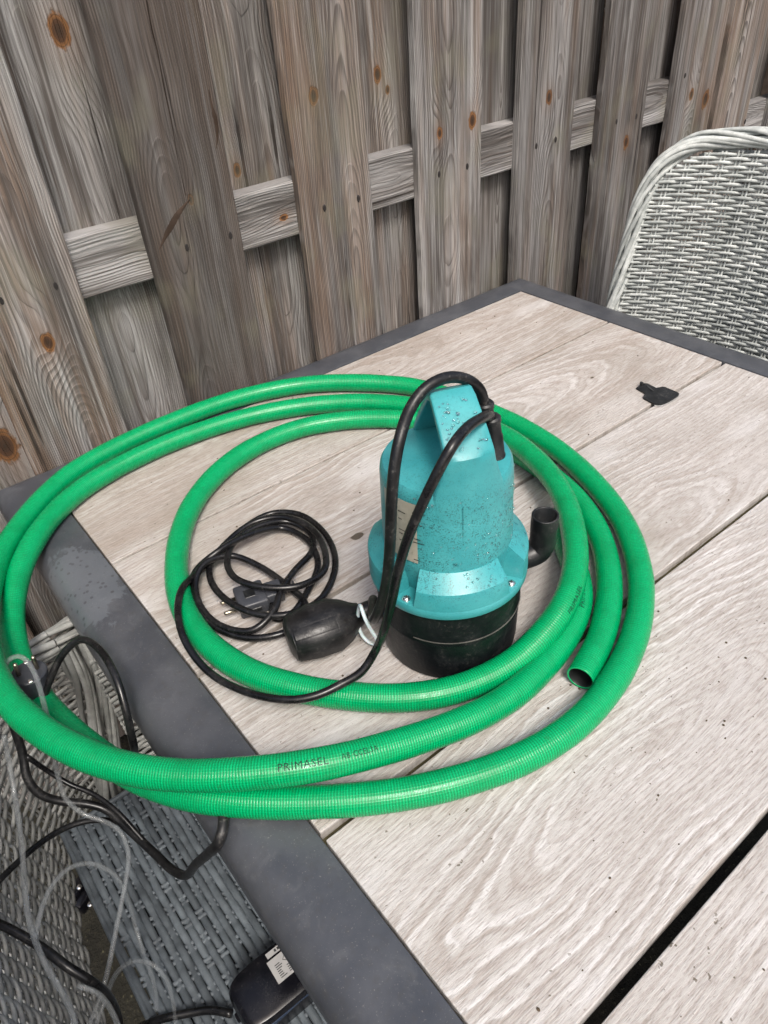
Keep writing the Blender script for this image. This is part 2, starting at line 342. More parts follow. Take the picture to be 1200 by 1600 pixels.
M_BLACKC = simple('thin_black_cable', (0.004, 0.004, 0.0045), 0.28, 0.38, 0.12, 300.0, 0.5, 0.07)
M_BASE = simple('wet_black_base', (0.004, 0.005, 0.006), 0.36, 0.2, 0.3, 260.0, 0.5, 0.06)
M_FLOAT = simple('black_float_plastic', (0.0045, 0.0045, 0.005), 0.40, 0.45, 0.5, 260.0, 0.8, 0.06)
M_PVC = simple('black_elbow_plastic', (0.007, 0.008, 0.009), 0.4, 0.4, 0.25, 350.0, 0.6, 0.12)
M_GREYP = simple('dark_grey_plug_plastic', (0.032, 0.035, 0.042), 0.42, 0.5, 0.15, 400.0, 0.4, 0.1)
M_ADAPT = simple('gloss_black_adapter', (0.004, 0.004, 0.006), 0.22, 0.35, 0.05, 400.0, 0.3, 0.03)
M_STEEL = simple('steel', (0.72, 0.71, 0.69), 0.22, 0.5, 0.05, 300, 0.1, Metallic=1.0)
M_BRASS = simple('pin_metal', (0.42, 0.38, 0.29), 0.32, 0.5, 0.05, 300, 0.1, Metallic=1.0)
M_WHITE_SHADE = simple('shaded_white_sticker', (0.34, 0.335, 0.33), 0.5, 0.4, 0.0, 300, 0.2, 0.1)  # white label toned down to grey; the shade on it is in the colour
M_INKB = simple('black_print', (0.02, 0.02, 0.02), 0.5)
M_LABEL = simple('weathered_cream_label', (0.33, 0.31, 0.25), 0.5, 0.4, 0.1, 500, 0.3, 0.2)
M_TIE = simple('translucent_white_ring', (0.72, 0.74, 0.74), 0.3, 0.5, Subsurface_Weight=0.3)
M_NAIL = simple('rusty_nail', (0.012, 0.009, 0.008), 0.7)
def mat_teal():
    g = NT('teal_pump_plastic'); o = g.obj(); x, y, z = g.sep(o)
    n1 = g.noise(o, 18.0, 4.0, 0.6)
    wv = g.n('ShaderNodeTexVoronoi', feature='DISTANCE_TO_EDGE'); g.set(wv.inputs['Vector'], g.comb(g.m_('ADD', g.m_('MULTIPLY', x, 1.0), g.m_('MULTIPLY', g.noise(o, 160.0, 3.0), 0.012)), y, g.m_('MULTIPLY', z, 0.55))); wv.inputs['Scale'].default_value = 300.0
    n2 = g.noise(o, 300.0, 3.0, 0.7, 2.2); n3 = g.noise(o, 26.0, 3.0, 0.6)
    c = g.mix(g.sm(n1, 0.3, 0.72), (0.028, 0.25, 0.27), (0.058, 0.32, 0.335))
    fl = g.m_('MULTIPLY', g.sm(n2, 0.535, 0.60), g.m_('MULTIPLY', g.sm(n3, 0.30, 0.55, 0.2, 1.0), g.m_('MULTIPLY', g.sm(z, 0.10, 0.165, 0.15, 1.0), g.sm(z, 0.25, 0.205, 0.25, 1.0))))
    c = g.mix(g.m_('MULTIPLY', fl, 0.95), c, (0.012, 0.06, 0.065))
    fl2 = g.m_('MULTIPLY', g.sm(n2, 0.66, 0.70), 0.22); c = g.mix(fl2, c, (0.02, 0.11, 0.12))
    g.bump(g.noise(o, 900.0, 2.0), 0.15, 0.0004)
    return g.P(c, g.sm(n1, 0.3, 0.7, 0.30, 0.42), 0.5)
M_TEAL = mat_teal()
def mat_drop():
    g = NT('rain_drop'); g.t.nodes.remove(g.b); gl = g.n('ShaderNodeBsdfGlass'); gl.inputs['IOR'].default_value = 1.33; gl.inputs['Roughness'].default_value = 0.02
    g.t.links.new(gl.outputs[0], g.out.inputs[0]); return g.m
M_DROP = mat_drop()
def mat_clear():
    g = NT('clear_vinyl_tube'); tr = g.n('ShaderNodeBsdfTransparent'); tr.inputs[0].default_value = (0.80, 0.83, 0.84, 1)
    gl = g.n('ShaderNodeBsdfGlass'); gl.inputs['IOR'].default_value = 1.38; gl.inputs['Roughness'].default_value = 0.06; gl.inputs['Color'].default_value = (0.93, 0.95, 0.96, 1)
    m1 = g.n('ShaderNodeMixShader'); m1.inputs[0].default_value = 0.25; g.t.links.new(gl.outputs[0], m1.inputs[1]); g.t.links.new(g.b.outputs[0], m1.inputs[2])
    m2 = g.n('ShaderNodeMixShader'); m2.inputs[0].default_value = 0.34; tr.inputs[0].default_value = (0.95, 0.96, 0.97, 1); g.t.links.new(tr.outputs[0], m2.inputs[1]); g.t.links.new(m1.outputs[0], m2.inputs[2])
    g.t.links.new(m2.outputs[0], g.out.inputs[0]); g.P((0.70, 0.73, 0.74), 0.10, 1.0); return g.m
M_CLEAR = mat_clear()
def mat_ground():
    g = NT('damp_soil'); o = g.obj(); n = g.noise(o, 9.0, 6.0, 0.7); n2 = g.noise(o, 120.0, 4.0, 0.7)
    c = g.mix(g.sm(n, 0.35, 0.7), (0.014, 0.013, 0.010), (0.03, 0.028, 0.02)); c = g.mix(g.m_('MULTIPLY', g.sm(n2, 0.6, 0.7), 0.6), c, (0.16, 0.15, 0.09))
    g.bump(g.m_('ADD', n, n2), 0.8, 0.01); return g.P(c, 0.9, 0.2)
M_GROUND = mat_ground()
M_DIRT = simple('mossy_joint_dirt', (0.06, 0.052, 0.028), 0.95, 0.1, 0.8, 300.0, 0.9)
M_DARKM = simple('dark_steel', (0.02, 0.02, 0.022), 0.6)
M_SLIT = simple('dark_slit_boards', (0.035, 0.026, 0.02), 0.9, 0.1, 0.5, 60.0, 0.8)

# ------------------------------------------------------------------ ground
bm = bmesh.new(); n = 24
bmesh.ops.create_grid(bm, x_segments=60, y_segments=60, size=40)
g0 = bm_obj('ground', bm, M_GROUND); tag(g0, kind='structure')
# dark board wall added behind the fence to keep bright sky out of its slits
slit_wall = empty('slit_backing_wall', (1.0, 1.62, 0)); tag(slit_wall, 'dark brown board wall added behind the grey fence to keep its slits dark', 'wall')
for i in range(18):
    bm = bmesh.new(); bevel_box(bm, (5.2, 0.02, 0.124), Matrix.Translation((0.2, 0.004 * (i % 2), 0.065 + 0.128 * i)), 0.004, 1)
    bm_obj('board', bm, M_SLIT, slit_wall)

# ------------------------------------------------------------------ fence
YF = 1.109                                   # front face of the near boards
fence = empty('wooden_fence', (0, YF, 0)); tag(fence, 'weathered grey plank fence with staggered upright boards behind the table', 'fence')
def board_mesh(wd, th, z0, z1, warp, edge=0.0025):
    """upright board: local x across, y depth (0 = near face), z along; chamfered arrises, slightly wavy"""
    nz = 26; prof = [(-wd / 2, th), (-wd / 2, edge), (-wd / 2 + edge, 0), (wd / 2 - edge, 0), (wd / 2, edge), (wd / 2, th)]
    vs, fs = [], []
    ph = random.random() * 6
    for i in range(nz + 1):
        z = z0 + (z1 - z0) * i / nz
        for k, (x, y) in enumerate(prof):
            e = warp * (math.sin(z * 3.1 + ph) + 0.5 * math.sin(z * 9 + ph * 2)) * (1 if x > 0 else 0.7)
            vs.append((x + e + 0.0007 * math.sin(z * 37 + ph + k), y + warp * 0.5 * math.sin(z * 2 + ph), z))
    m = len(prof)
    for i in range(nz):
        for k in range(m - 1): fs.append((i * m + k, i * m + k + 1, (i + 1) * m + k + 1, (i + 1) * m + k))
        fs.append((i * m + m - 1, i * m, (i + 1) * m, (i + 1) * m + m - 1))
    fs.append(tuple(range(m - 1, -1, -1))); fs.append(tuple(nz * m + k for k in range(m)))
    return mesh('board', vs, fs)
def board(x0, x1, y, knots=(), tone=(0, 0, 0), ring=None, nails=(), label=None, tilt=0.0):
    me = board_mesh(x1 - x0, 0.016, 0.03, 1.80, 0.0012)
    o = link('board', me, M_FENCE, fence); o.location = ((x0 + x1) / 2, y - YF, 0); o.rotation_euler = (0, tilt, 0)
    o['seed'] = random.random() * 10
    o['tone'] = [float(v) for v in tone]
    if ring is None: ring = (random.uniform(-0.05, 0.05), random.uniform(0.012, 0.05), random.uniform(-0.035, 0.035))
    o['ring'] = [float(v) for v in ring]
    for i in range(3):
        if i < len(knots):
            px, py, s = knots[i]; p = atY(px, py, y); o['k%d' % (i + 1)] = [p.x - (x0 + x1) / 2, p.z, s]
        else: o['k%d' % (i + 1)] = [5.0, 5.0, 0.0001]
    if label: o['label'] = label
    for px, py in nails:
        p = atY(px, py, y); vs = []; rr = 0.0034
        bmn = bmesh.new(); bmesh.ops.create_cone(bmn, cap_ends=True, segments=8, radius1=rr, radius2=rr * 0.8, depth=0.0016, matrix=Matrix.Translation((p.x - (x0 + x1) / 2, -0.0006, p.z)) @ Matrix.Diagonal((1, 1, 1.9, 1)) @ Matrix.Rotation(math.pi / 2, 4, 'X'))
        bm_obj('nail', bmn, M_NAIL, o)
    return o
F = board
F(0.126, 0.285, YF, [(75, 535, 0.010), (60, 170, 0.001)], (0.14, -0.06, 0.10), (0.02, -0.02, 0.06), [(87, 447), (2, 470)])
b1_ = F(0.400, 0.557, YF, [(298, 312, 0.005)], (0.10, 0.05, 0.72), (-0.03, 0.03, 0.01), [(292, 387), (360, 368)], 'darker brown board with a long leaf-shaped knot')
M_KNOT = simple('dark_knot_wood', (0.03, 0.019, 0.013), 0.8, 0.2, 0.6, 220.0, 0.9)
M_CRACK = simple('crack_dark', (0.018, 0.013, 0.010), 0.95, 0.1, 0.6, 300.0, 0.6)
def mark(name, brd, pts, wds, mat, lift=0.0006):
    P_ = [atY(px, py, YF) for px, py in pts]; ctr = smooth_path(catmull(P_, 0.006), 1); vs, fs = [], []; n = len(ctr)
    for i, p in enumerate(ctr):
        t = i / (n - 1) * (len(wds) - 1); k = min(int(t), len(wds) - 2); wd = wds[k] + (wds[k + 1] - wds[k]) * (t - k)
        d = (ctr[min(i + 1, n - 1)] - ctr[max(i - 1, 0)]).normalized(); sd_ = Vector((d.z, 0, -d.x))
        for q, h in ((-1, 0.0004), (-0.5, -lift), (0.5, -lift), (1, 0.0004)):
            v = p + sd_ * (wd * q * random.uniform(0.85, 1.15)); vs.append((v.x - brd.location.x, h, v.z))
    for i in range(n - 1):
        for k in range(3): fs.append((i * 4 + k, i * 4 + k + 1, (i + 1) * 4 + k + 1, (i + 1) * 4 + k))
    return link(name, mesh(name, vs, fs, True), mat, brd)
mark('knot', b1_, [(296, 312), (281, 330), (268, 352), (256, 374), (249, 390)], [0.0012, 0.0055, 0.0078, 0.0052, 0.0008], M_KNOT)
mark('crack', b1_, [(229, 0), (236, 40), (247, 85), (255, 130), (268, 190), (277, 245), (290, 305)], [0.0014, 0.0016, 0.0011, 0.0016, 0.0008, 0.0006, 0.0012], M_CRACK, 0.0002)
mark('chipped_edge', b1_, [(326, 140), (331, 165), (337, 188), (340, 212), (338, 232)], [0.0006, 0.002, 0.0046, 0.0036, 0.0006], M_KNOT, 0.0005)
F(0.676, 0.829, YF, [(490, 150, 0.009)], (0.16, -0.08, 0.22), (0.035, 0.012, 0.02), [(507, 325), (560, 310)])
F(0.941, 1.104, YF, [(738, 188, 0.010), (687, 208, 0.007)], (0.04, 0, 0.08), (-0.01, 0.05, 0.0), [(686, 272), (730, 260)])
F(1.205, 1.372, YF, [(858, 152, 0.009)], (0.05, 0, 0.34), (0.02, 0.04, 0.015), [(838, 228), (868, 218)])
F(1.462, 1.623, YF, [(978, 222, 0.010)], (0.05, 0, 0.22), (-0.02, 0.012, -0.02), [(963, 190), (994, 182)])
F(1.725, 1.899, YF, [(1080, 148, 0.009), (1102, 155, 0.014)], (0.08, 0.05, 0.22), (0.0, 0.014, 0.02), [(1070, 118)])
F(1.925, 2.085, YF, [], (0.2, -0.09, 0.0), None, [(1164, 190)])
F(2.20, 2.36, YF); F(2.47, 2.63, YF); F(2.74, 2.90, YF)
F(-0.14, 0.012, YF, [], (0.1, 0, 0.1)); F(-0.41, -0.255, YF); F(-0.68, -0.52, YF)
YR = YF + 0.016 + 0.033
F(-0.02, 0.145, YR, [(8, 697, 0.02)], (0.05, 0, 0.25), (0.03, 0.02, 0.05))
F(0.268, 0.424, YR, [(92, 48, 0.014)], (-0.04, 0, 0.16), (0.0, 0.014, 0.03), (), 'board with a round black knot ringed in orange')
F(0.545, 0.715, YR, [(371, 266, 0.007)], (0.08, 0, 0.20), (0.02, 0.05, 0.0))
F(0.815, 0.977, YR, [(590, 116, 0.009), (606, 140, 0.005)], (0.12, 0, 0.16), (0.02, 0.016, 0.025))
F(1.09, 1.246, YR, [], (0.0, 0, 0.3)); F(1.345, 1.503, YR, [], (0.0, 0, 0.28)); F(1.62, 1.782, YR, [], (0.05, 0, 0.25))
F(2.075, 2.225, YR); F(2.34, 2.49, YR); F(2.61, 2.76, YR); F(1.86, 2.01, YR)
F(-0.28, -0.12, YR); F(-0.55, -0.39, YR)
def rail(x0, x1, zt, zb, seed):
    vs, fs = [], []; nx = 20; e = 0.003
    prof = [(0, zb + e), (0, zt - e), (e, zt), (0.033, zt), (0.033, zb), (e, zb)]; m = 6
    L = x1 - x0
    for i in range(nx + 1):
        for y, z in prof: vs.append((-L / 2 + L * i / nx, y, z - (zt + zb) / 2 + 0.0012 * math.sin(i * 1.3 + seed)))
    for i in range(nx):
        for k in range(m): fs.append((i * m + k, (i + 1) * m + k, (i + 1) * m + (k + 1) % m, i * m + (k + 1) % m))
    fs.append(tuple(range(m))); fs.append(tuple(nx * m + m - 1 - k for k in range(m)))
    o = link('rail', mesh('rail', vs, fs), M_RAIL, fence); o.location = ((x0 + x1) / 2, 0.016, (zt + zb) / 2)
    o['seed'] = seed; o['tone'] = [-0.22, 0.0, -0.0]; o['ring'] = [0.01, 0.03, 0.02]
    p = atY(443, 340, YF + 0.016); o['k1'] = [p.z - (zt + zb) / 2, p.x - (x0 + x1) / 2, 0.006] if zt > TT + 0.3 else [5.0, 5.0, 0.0001]
    for k in ('k2', 'k3'): o[k] = [5.0, 5.0, 0.0001]
rail(-1.0, 1.915, TT + 0.316, TT + 0.227, 3.3); rail(-1.0, 1.915, TT - 0.40, TT - 0.49, 4.1)
rail(1.925, 3.2, TT + 0.208, TT + 0.119, 5.3); rail(1.925, 3.2, TT - 0.42, TT - 0.51, 6.3)

# ------------------------------------------------------------------ table
tx0, tx1, ty1, ty0 = 0.1315, 1.163, 1.0435, -0.9
table = empty('garden_table', (0.65, 0.1, 0)); tag(table, 'outdoor table with wide bleached wooden planks in a dark grey metal frame', 'table')
def frame_piece(a, b, inner, mitre0, mitre1):
    """a->b is the inner edge; profile sweeps outward with a large soft outer radius, ends cut at 45 degrees"""
    a = Vector(a); b = Vector(b); d = (b - a).normalized(); outw = Vector(inner)
    prof = [(0.0, -0.035), (0.0, -0.0016), (0.0006, -0.0004), (0.0016, 0.0)] + [(0.040 + 0.034 * math.sin(q), -0.030 + 0.030 * math.cos(q)) for q in [math.pi / 2 * i / 10 for i in range(11)]] + [(0.074, -0.045), (0.05, -0.045)]
    vs = []; fs = []; m = len(prof); nn = 40
    for i in range(nn + 1):
        for o_, z in prof:
            lo = a - d * (o_ * mitre0); hi = b + d * (o_ * mitre1)
            p = lo.lerp(hi, i / nn) + outw * o_; vs.append((p.x, p.y, TT + z + 0.001))
    for i in range(nn):
        for k in range(m): fs.append((i * m + k, i * m + (k + 1) % m, (i + 1) * m + (k + 1) % m, (i + 1) * m + k))
    fs.append(tuple(range(m - 1, -1, -1))); fs.append(tuple(nn * m + k for k in range(m)))
    me = mesh('frame_rail', vs, fs, True); me.set_sharp_from_angle(angle=math.radians(40))
    o = link('frame_rail', me, M_FRAME); put(o, table); return o
G = 0.0022
frame_piece((tx0 - G, ty0 - G, 0), (tx0 - G, ty1 + G, 0), (-1, 0, 0), 1, 0.999)
frame_piece((tx1 + G, ty0 - G, 0), (tx1 + G, ty1 + G, 0), (1, 0, 0), 1, 0.999)
frame_piece((tx0 - G, ty1 + G, 0), (tx1 + G, ty1 + G, 0), (0, 1, 0), 1, 0.999)
frame_piece((tx0 - G, ty0 - G, 0), (tx1 + G, ty0 - G, 0), (0, -1, 0), 1, 0.999)
J = [ty1, 0.8108, 0.5640, 0.3200, 0.0770, -0.168, -0.413, -0.658, ty0]; gaps = [0, 0.0042, 0.0066, 0.0086, 0.0108, 0.006, 0.006, 0.006, 0]
pk = [[], [(558, 838, 0.0060), (925, 590, 0.0022)], [], [], [], [], [], []]
rings = [(0.06, 0.05, 0.06), (0.02, 0.0, 0.16), (-0.07, 0.05, 0.04), (-0.02, 0.035, 0.17), (0.03, 0.0, 0.12), (0, 0.02, 0.03), (0, 0.02, 0.03), (0, 0.02, 0.03)]
tones = [0.16, 0.10, 0.0, -0.06, -0.04, 0, 0, 0]; pale = [0.0, 0.05, 0.25, 0.36, 0.30, 0.2, 0.2, 0.2]
for i in range(8):
    yb = J[i + 1] + gaps[i + 1] / 2; yt = J[i] - gaps[i] / 2; L = tx1 - tx0; W = yt - yb
    bm = bmesh.new(); bevel_box(bm, (L, W, 0.022), Matrix.Identity(4), 0.0013, 2)
    o = bm_obj('plank', bm, M_PLANK); o.location = ((tx0 + tx1) / 2, (yt + yb) / 2, TT - 0.011); put(o, table)
    o['seed'] = 1.37 * i + 0.4; o['tone'] = [tones[i], [0.25, 0.4, 0.35, 0.58, 0.5, 0.4, 0.4, 0.4][i], pale[i]]; o['ring'] = [float(v) for v in rings[i]]
    for k in range(3):
        if k < len(pk[i]):
            p = at(pk[i][k][0], pk[i][k][1]); o['k%d' % (k + 1)] = [p.y - (yt + yb) / 2, p.x - (tx0 + tx1) / 2, pk[i][k][2]]
        else: o['k%d' % (k + 1)] = [5.0, 5.0, 0.0001]
# dirt packed in the joints
bm = bmesh.new()
for i in (1, 2, 3):
    nseg = 160; dep = [0.005, 0.009, 0.012][i - 1]
    for s in range(nseg):
        xa = tx0 + (tx1 - tx0) * s / nseg; xb = tx0 + (tx1 - tx0) * (s + 1) / nseg
        zz = TT - dep - 0.0012 * random.random()
        v = [bm.verts.new(q) for q in ((xa, J[i] - gaps[i] / 2, zz), (xb, J[i] - gaps[i] / 2, zz), (xb, J[i] + gaps[i] / 2, zz), (xa, J[i] + gaps[i] / 2, zz))]; bm.faces.new(v)
o = bm_obj('joint_dirt', bm, M_DIRT); put(o, table); tag(o, kind='stuff')
for i in (1, 2, 3):                       # carriers under the planks
    bm = bmesh.new(); bevel_box(bm, (tx1 - tx0 + 0.01, 0.05, 0.03), Matrix.Translation(((tx0 + tx1) / 2, J[i], TT - 0.040)), 0.002, 1)
    o = bm_obj('cross_bar', bm, M_DARKM); put(o, table)
for x in (0.135, 1.165):
    for y in (0.98, -0.82):
        bm = bmesh.new(); bevel_box(bm, (0.07, 0.07, TT - 0.046), Matrix.Translation((x, y, (TT - 0.046) / 2)), 0.006, 2)
        o = bm_obj('leg', bm, M_FRAME); put(o, table)

# ------------------------------------------------------------------ wicker
class MB:
    def __init__(s): s.v = []; s.f = []; s.n = 0
    def tube(s, P, Nn, rw, rt, sides=7):
        """P (n,3) centre line, Nn (n,3) surface normal, rw half width along the surface, rt half thickness along the normal"""
        P = np.asarray(P, float); Nn = np.asarray(Nn, float); n = len(P)
        if n < 2: return
        T = np.gradient(P, axis=0); T /= np.linalg.norm(T, axis=1, keepdims=True) + 1e-12
        B = np.cross(T, Nn); B /= np.linalg.norm(B, axis=1, keepdims=True) + 1e-12; N2 = np.cross(B, T)
        a = np.arange(sides) * 2 * np.pi / sides
        ring = P[:, None, :] + rw * np.cos(a)[None, :, None] * B[:, None, :] + rt * np.sin(a)[None, :, None] * N2[:, None, :]
        s.v.append(ring.reshape(-1, 3)); b = s.n
        i = np.arange(n - 1)[:, None]; k = np.arange(sides)[None, :]; k2 = (k + 1) % sides
        q = np.stack([b + i * sides + k, b + i * sides + k2, b + (i + 1) * sides + k2, b + (i + 1) * sides + k], -1).reshape(-1, 4)
        s.f.append(q); s.n += n * sides
    def build(s, name, mat, parent):
        V = np.concatenate(s.v); Fq = np.concatenate(s.f)
        me = bpy.data.meshes.new(name); me.vertices.add(len(V)); me.vertices.foreach_set('co', V.ravel())
        me.loops.add(Fq.size); me.loops.foreach_set('vertex_index', Fq.ravel().astype(np.int32))
        me.polygons.add(len(Fq)); me.polygons.foreach_set('loop_start', (np.arange(len(Fq)) * 4).astype(np.int32))
        me.polygons.foreach_set('use_smooth', [True] * len(Fq)); me.update(calc_edges=True); me.validate()
        return link(name, me, mat, parent)
def weave(mb_row, mb_st, surf, u0, u1, vlo, vhi, pitch, rowh, rw, rt, amp, srw=0.0016, jit=0.0006, pair=0.0042, sides=7, wave=0.0009):
    """rows run along u (metres), stakes along v. vlo(u), vhi(u) bound the panel"""
    us = np.arange(u0, u1 + 1e-6, 0.0032)
    lo = np.array([vlo(u) for u in us]); hi = np.array([vhi(u) for u in us])
    nr = int((hi.max() - lo.min()) / rowh); v0 = lo.min()
    def SN(u, v):
        p = surf(u, v); e = 1e-3; pu = (surf(u + e, v) - surf(u - e, v)) / (2 * e); pv = (surf(u, v + e) - surf(u, v - e)) / (2 * e)
        nn = np.cross(pu, pv); nn /= np.linalg.norm(nn, axis=-1, keepdims=True); return p, nn
    for j in range(nr):
        jj = rng.normal(0, jit); ph = rng.random() * 6
        v = v0 + (j + 0.5) * rowh + jj + 0.0007 * np.sin(us * 23 + ph)
        ok = (v > lo) & (v < hi)
        if ok.sum() < 4: continue
        idx = np.where(ok)[0]; uu = us[idx[0]:idx[-1] + 1]; vv = v[idx[0]:idx[-1] + 1]
        w_ = np.cos(np.pi * (uu - u0) / pitch + np.pi * j); w_ = np.sign(w_) * np.abs(w_) ** 0.6
        dv = wave * np.sin(np.pi * (uu - u0) / pitch + np.pi * j + 1.2)
        p, nn = SN(uu, vv + dv)
        mb_row.tube(p + nn * (w_ * amp + rng.normal(0, 0.0003))[:, None], nn, rw * rng.uniform(0.92, 1.08), rt, sides)
    k = 0; u = u0 
    while u < u1:
        for du in (-pair / 2, pair / 2):
            uu = u + du
            if u0 < uu < u1:
                a, b = vlo(uu), vhi(uu)
                if b - a > 0.01:
                    vv = np.linspace(a, b, max(4, int((b - a) / 0.01))); w_ = 0.0
                    p, nn = SN(np.full_like(vv, uu), vv); mb_st.tube(p, nn, srw, 0.0012, 5)
        u += pitch
def braid(mb, path, rad, ns, turns_per_m, srad, flat=1.0, sides=7, phase=0.0, up=None):
    path = smooth_path(catmull(path, 0.008), 3); T, N = frames(path); s = 0
    S = [0.0]
    for i in range(1, len(path)): s += (path[i] - path[i - 1]).length; S.append(s)
    for k in range(ns):
        P = []; NN = []; j1 = random.uniform(-0.25, 0.25)
        for i, p in enumerate(path):
            a = 2 * math.pi * (k / ns + S[i] * turns_per_m) + phase + j1 + 0.3 * math.sin(S[i] * 19 + k * 2.1)
            B = T[i].cross(N[i]); o = N[i] * math.cos(a) * rad + B * math.sin(a) * rad * flat
            P.append(p + o); NN.append(o.normalized())
        mb.tube(np.array(P), np.array(NN), srad * random.uniform(0.9, 1.12), srad * 0.8, sides)
def chair_body(root, sgn, cx, cy, zs, mat_seat, mat_leg):
    """seat weave, apron and legs; sgn=+1: sitter faces +X, back edge of the seat at cx"""
    st, ss = MB(), MB()
    def surf(u, v):
        u, v = np.broadcast_arrays(u, v); return np.stack([cx + sgn * v, cy - u * sgn * -1 * sgn, np.full_like(u * 1.0, zs) - 0.010 * np.sin(np.clip(v / 0.42, 0, 1) * np.pi)], -1) * 1.0
    weave(st, ss, surf, -0.25, 0.25, lambda u: 0.0, lambda u: 0.44, 0.0285, 0.0093, 0.0048, 0.0026, 0.0013, 0.0034, 0.0002, 0.0080, 7, 0.0002)
    a = st.build('seat_weave', mat_seat, None); put(a, root); tag(a, kind='stuff')
    b = ss.build('seat_stakes', mat_seat, None); put(b, root); tag(b, kind='stuff')
    eb = MB()
    pts = [(cx, cy - 0.25, zs), (cx, cy + 0.25, zs), ]
    for (p, q) in (((0, -0.25), (0, 0.25)), ((0, 0.25), (0.44, 0.25)), ((0.44, 0.25), (0.44, -0.25)), ((0.44, -0.25), (0, -0.25))):
        for dz in (0.0, -0.009, -0.018, -0.027, -0.036):
            L = [Vector((cx + sgn * (p[0] + (q[0] - p[0]) * t), cy + p[1] + (q[1] - p[1]) * t, zs + dz - 0.001)) for t in (0, .2, .4, .6, .8, 1)]
            eb.tube(np.array([tuple(x) for x in L]), np.tile((0, 0, 1.0), (6, 1)), 0.0038, 0.005, 7)
    c = eb.build('seat_edge', mat_seat, None); put(c, root); tag(c, kind='stuff')
    bm = bmesh.new(); bevel_box(bm, (0.41, 0.47, 0.006), Matrix.Translation((cx + sgn * 0.22, cy, zs - 0.017)), 0, 1)
    d = bm_obj('seat_pan', bm, M_DARKM); put(d, root)
    for dx in (0.02, 0.42):
        for dy in (-0.23, 0.23):
            bl = MB(); P = np.array([(cx + sgn * dx, cy + dy, z) for z in np.linspace(0.0, zs - 0.02, 44)])
            # wrapped leg: coil of strand round a post
            n = 400; zz = np.linspace(0.004, zs - 0.03, n); an = zz / 0.0068 * 2 * np.pi
            Q = np.stack([cx + sgn * dx + 0.018 * np.cos(an), cy + dy + 0.018 * np.sin(an), zz], -1)
            bl.tube(P, np.tile((1.0, 0, 0), (44, 1)), 0.016, 0.016, 10)
            n = int((zs - 0.03) / 0.0068) * 14; zz = np.linspace(0.004, zs - 0.03, n); an = zz / 0.0068 * 2 * np.pi
            Q = np.stack([cx + sgn * dx + 0.017 * np.cos(an), cy + dy + 0.017 * np.sin(an), zz], -1)
            NN = np.stack([np.cos(an), np.sin(an), 0 * an], -1); bl.tube(Q, NN, 0.0032, 0.002, 5)
            e = bl.build('leg', mat_leg, None); put(e, root)

# --- chair across the table (far right)
ch = empty('wicker_chair', (1.40, 0.63, 0)); tag(ch, 'light grey wicker armchair with a braided rim at the far edge of the table', 'chair', 'wicker chairs at the table')
YC, ZT = 0.622, TT + 0.262
def surfR(off=0.0):
    def f(u, v):
        u, v = np.broadcast_arrays(np.asarray(u, float), np.asarray(v, float))
        y = YC - u; x = 1.50 - 0.125 * (np.abs(u) / 0.3) ** 2 + 0.17 * (v - ZT) + off
        return np.stack([x, y, v], -1)
    return f
def vhiR(u):
    a = 0.286; cr = 0.095; e = ZT - 0.012 * (u / 0.27) ** 2
    d = a - abs(u)
    if d < cr: e -= cr - math.sqrt(max(0, cr * cr - (cr - max(d, 0)) ** 2))
    return e
for nm, off, a_ in (('back_weave', 0.0, 1), ('outer_weave', 0.03, -1)):
    r_, s_ = MB(), MB()
    weave(r_, s_, surfR(off), -0.286, 0.286, lambda u: TT - 0.30, vhiR, 0.0262, 0.0074, 0.0030, 0.0022, 0.0034, 0.0021, 0.0004, 0.0062)
    o = r_.build(nm, M_WICK, None); put(o, ch); tag(o, kind='stuff')
    o = s_.build(nm + '_stakes', M_WICK, None); put(o, ch); tag(o, kind='stuff')
rm = MB(); path = []
sf = surfR(0.012)
for u, v in [(-0.305, TT - 0.32), (-0.302, TT - 0.15), (-0.300, TT - 0.02), (-0.298, TT + 0.09), (-0.294, TT + 0.165), (-0.278, TT + 0.225), (-0.238, TT + 0.266), (-0.17, TT + 0.277), (-0.08, TT + 0.279), (0.0, TT + 0.280), (0.08, TT + 0.279), (0.17, TT + 0.277), (0.238, TT + 0.266), (0.278, TT + 0.225), (0.294, TT + 0.165), (0.298, TT + 0.09), (0.300, TT - 0.02), (0.302, TT - 0.15), (0.305, TT - 0.32)]:
    path.append(Vector(sf(u, v)))
braid(rm, path, 0.0160, 10, 2.0, 0.0050, 0.9); braid(rm, path, 0.0085, 6, -2.6, 0.0048, 1.0)
o = rm.build('braided_rim', M_WICK, None); put(o, ch); tag(o, kind='stuff')
chair_body(ch, -1, 1.40, YC, TT - 0.30, M_WICKS, M_WICK)
for sg in (-1, 1):
    ar = MB(); p = [Vector((1.33, YC + sg * 0.30, TT - 0.09)), Vector((1.20, YC + sg * 0.31, TT - 0.085)), Vector((1.05, YC + sg * 0.31, TT - 0.09)), Vector((0.99, YC + sg * 0.30, TT - 0.12)), Vector((0.98, YC + sg * 0.28, TT - 0.20)), Vector((0.98, YC + sg * 0.25, TT - 0.32))]
    braid(ar, p, 0.013, 8, 2.4, 0.0048); o = ar.build('arm', M_WICK, None); put(o, ch)
    r_, s_ = MB(), MB()
    def fa(u, v, sg=sg):
        u, v = np.broadcast_arrays(np.asarray(u, float), np.asarray(v, float)); return np.stack([1.32 - u, YC + sg * (0.30 - 0.04 * (TT - 0.09 - v) / 0.22), v], -1)
    weave(r_, s_, fa, 0.0, 0.33, lambda u: TT - 0.32, lambda u: TT - 0.10, 0.0255, 0.0072, 0.0033, 0.0021, 0.0026)
    o = r_.build('arm_weave', M_WICK, None); put(o, ch); tag(o, kind='stuff')

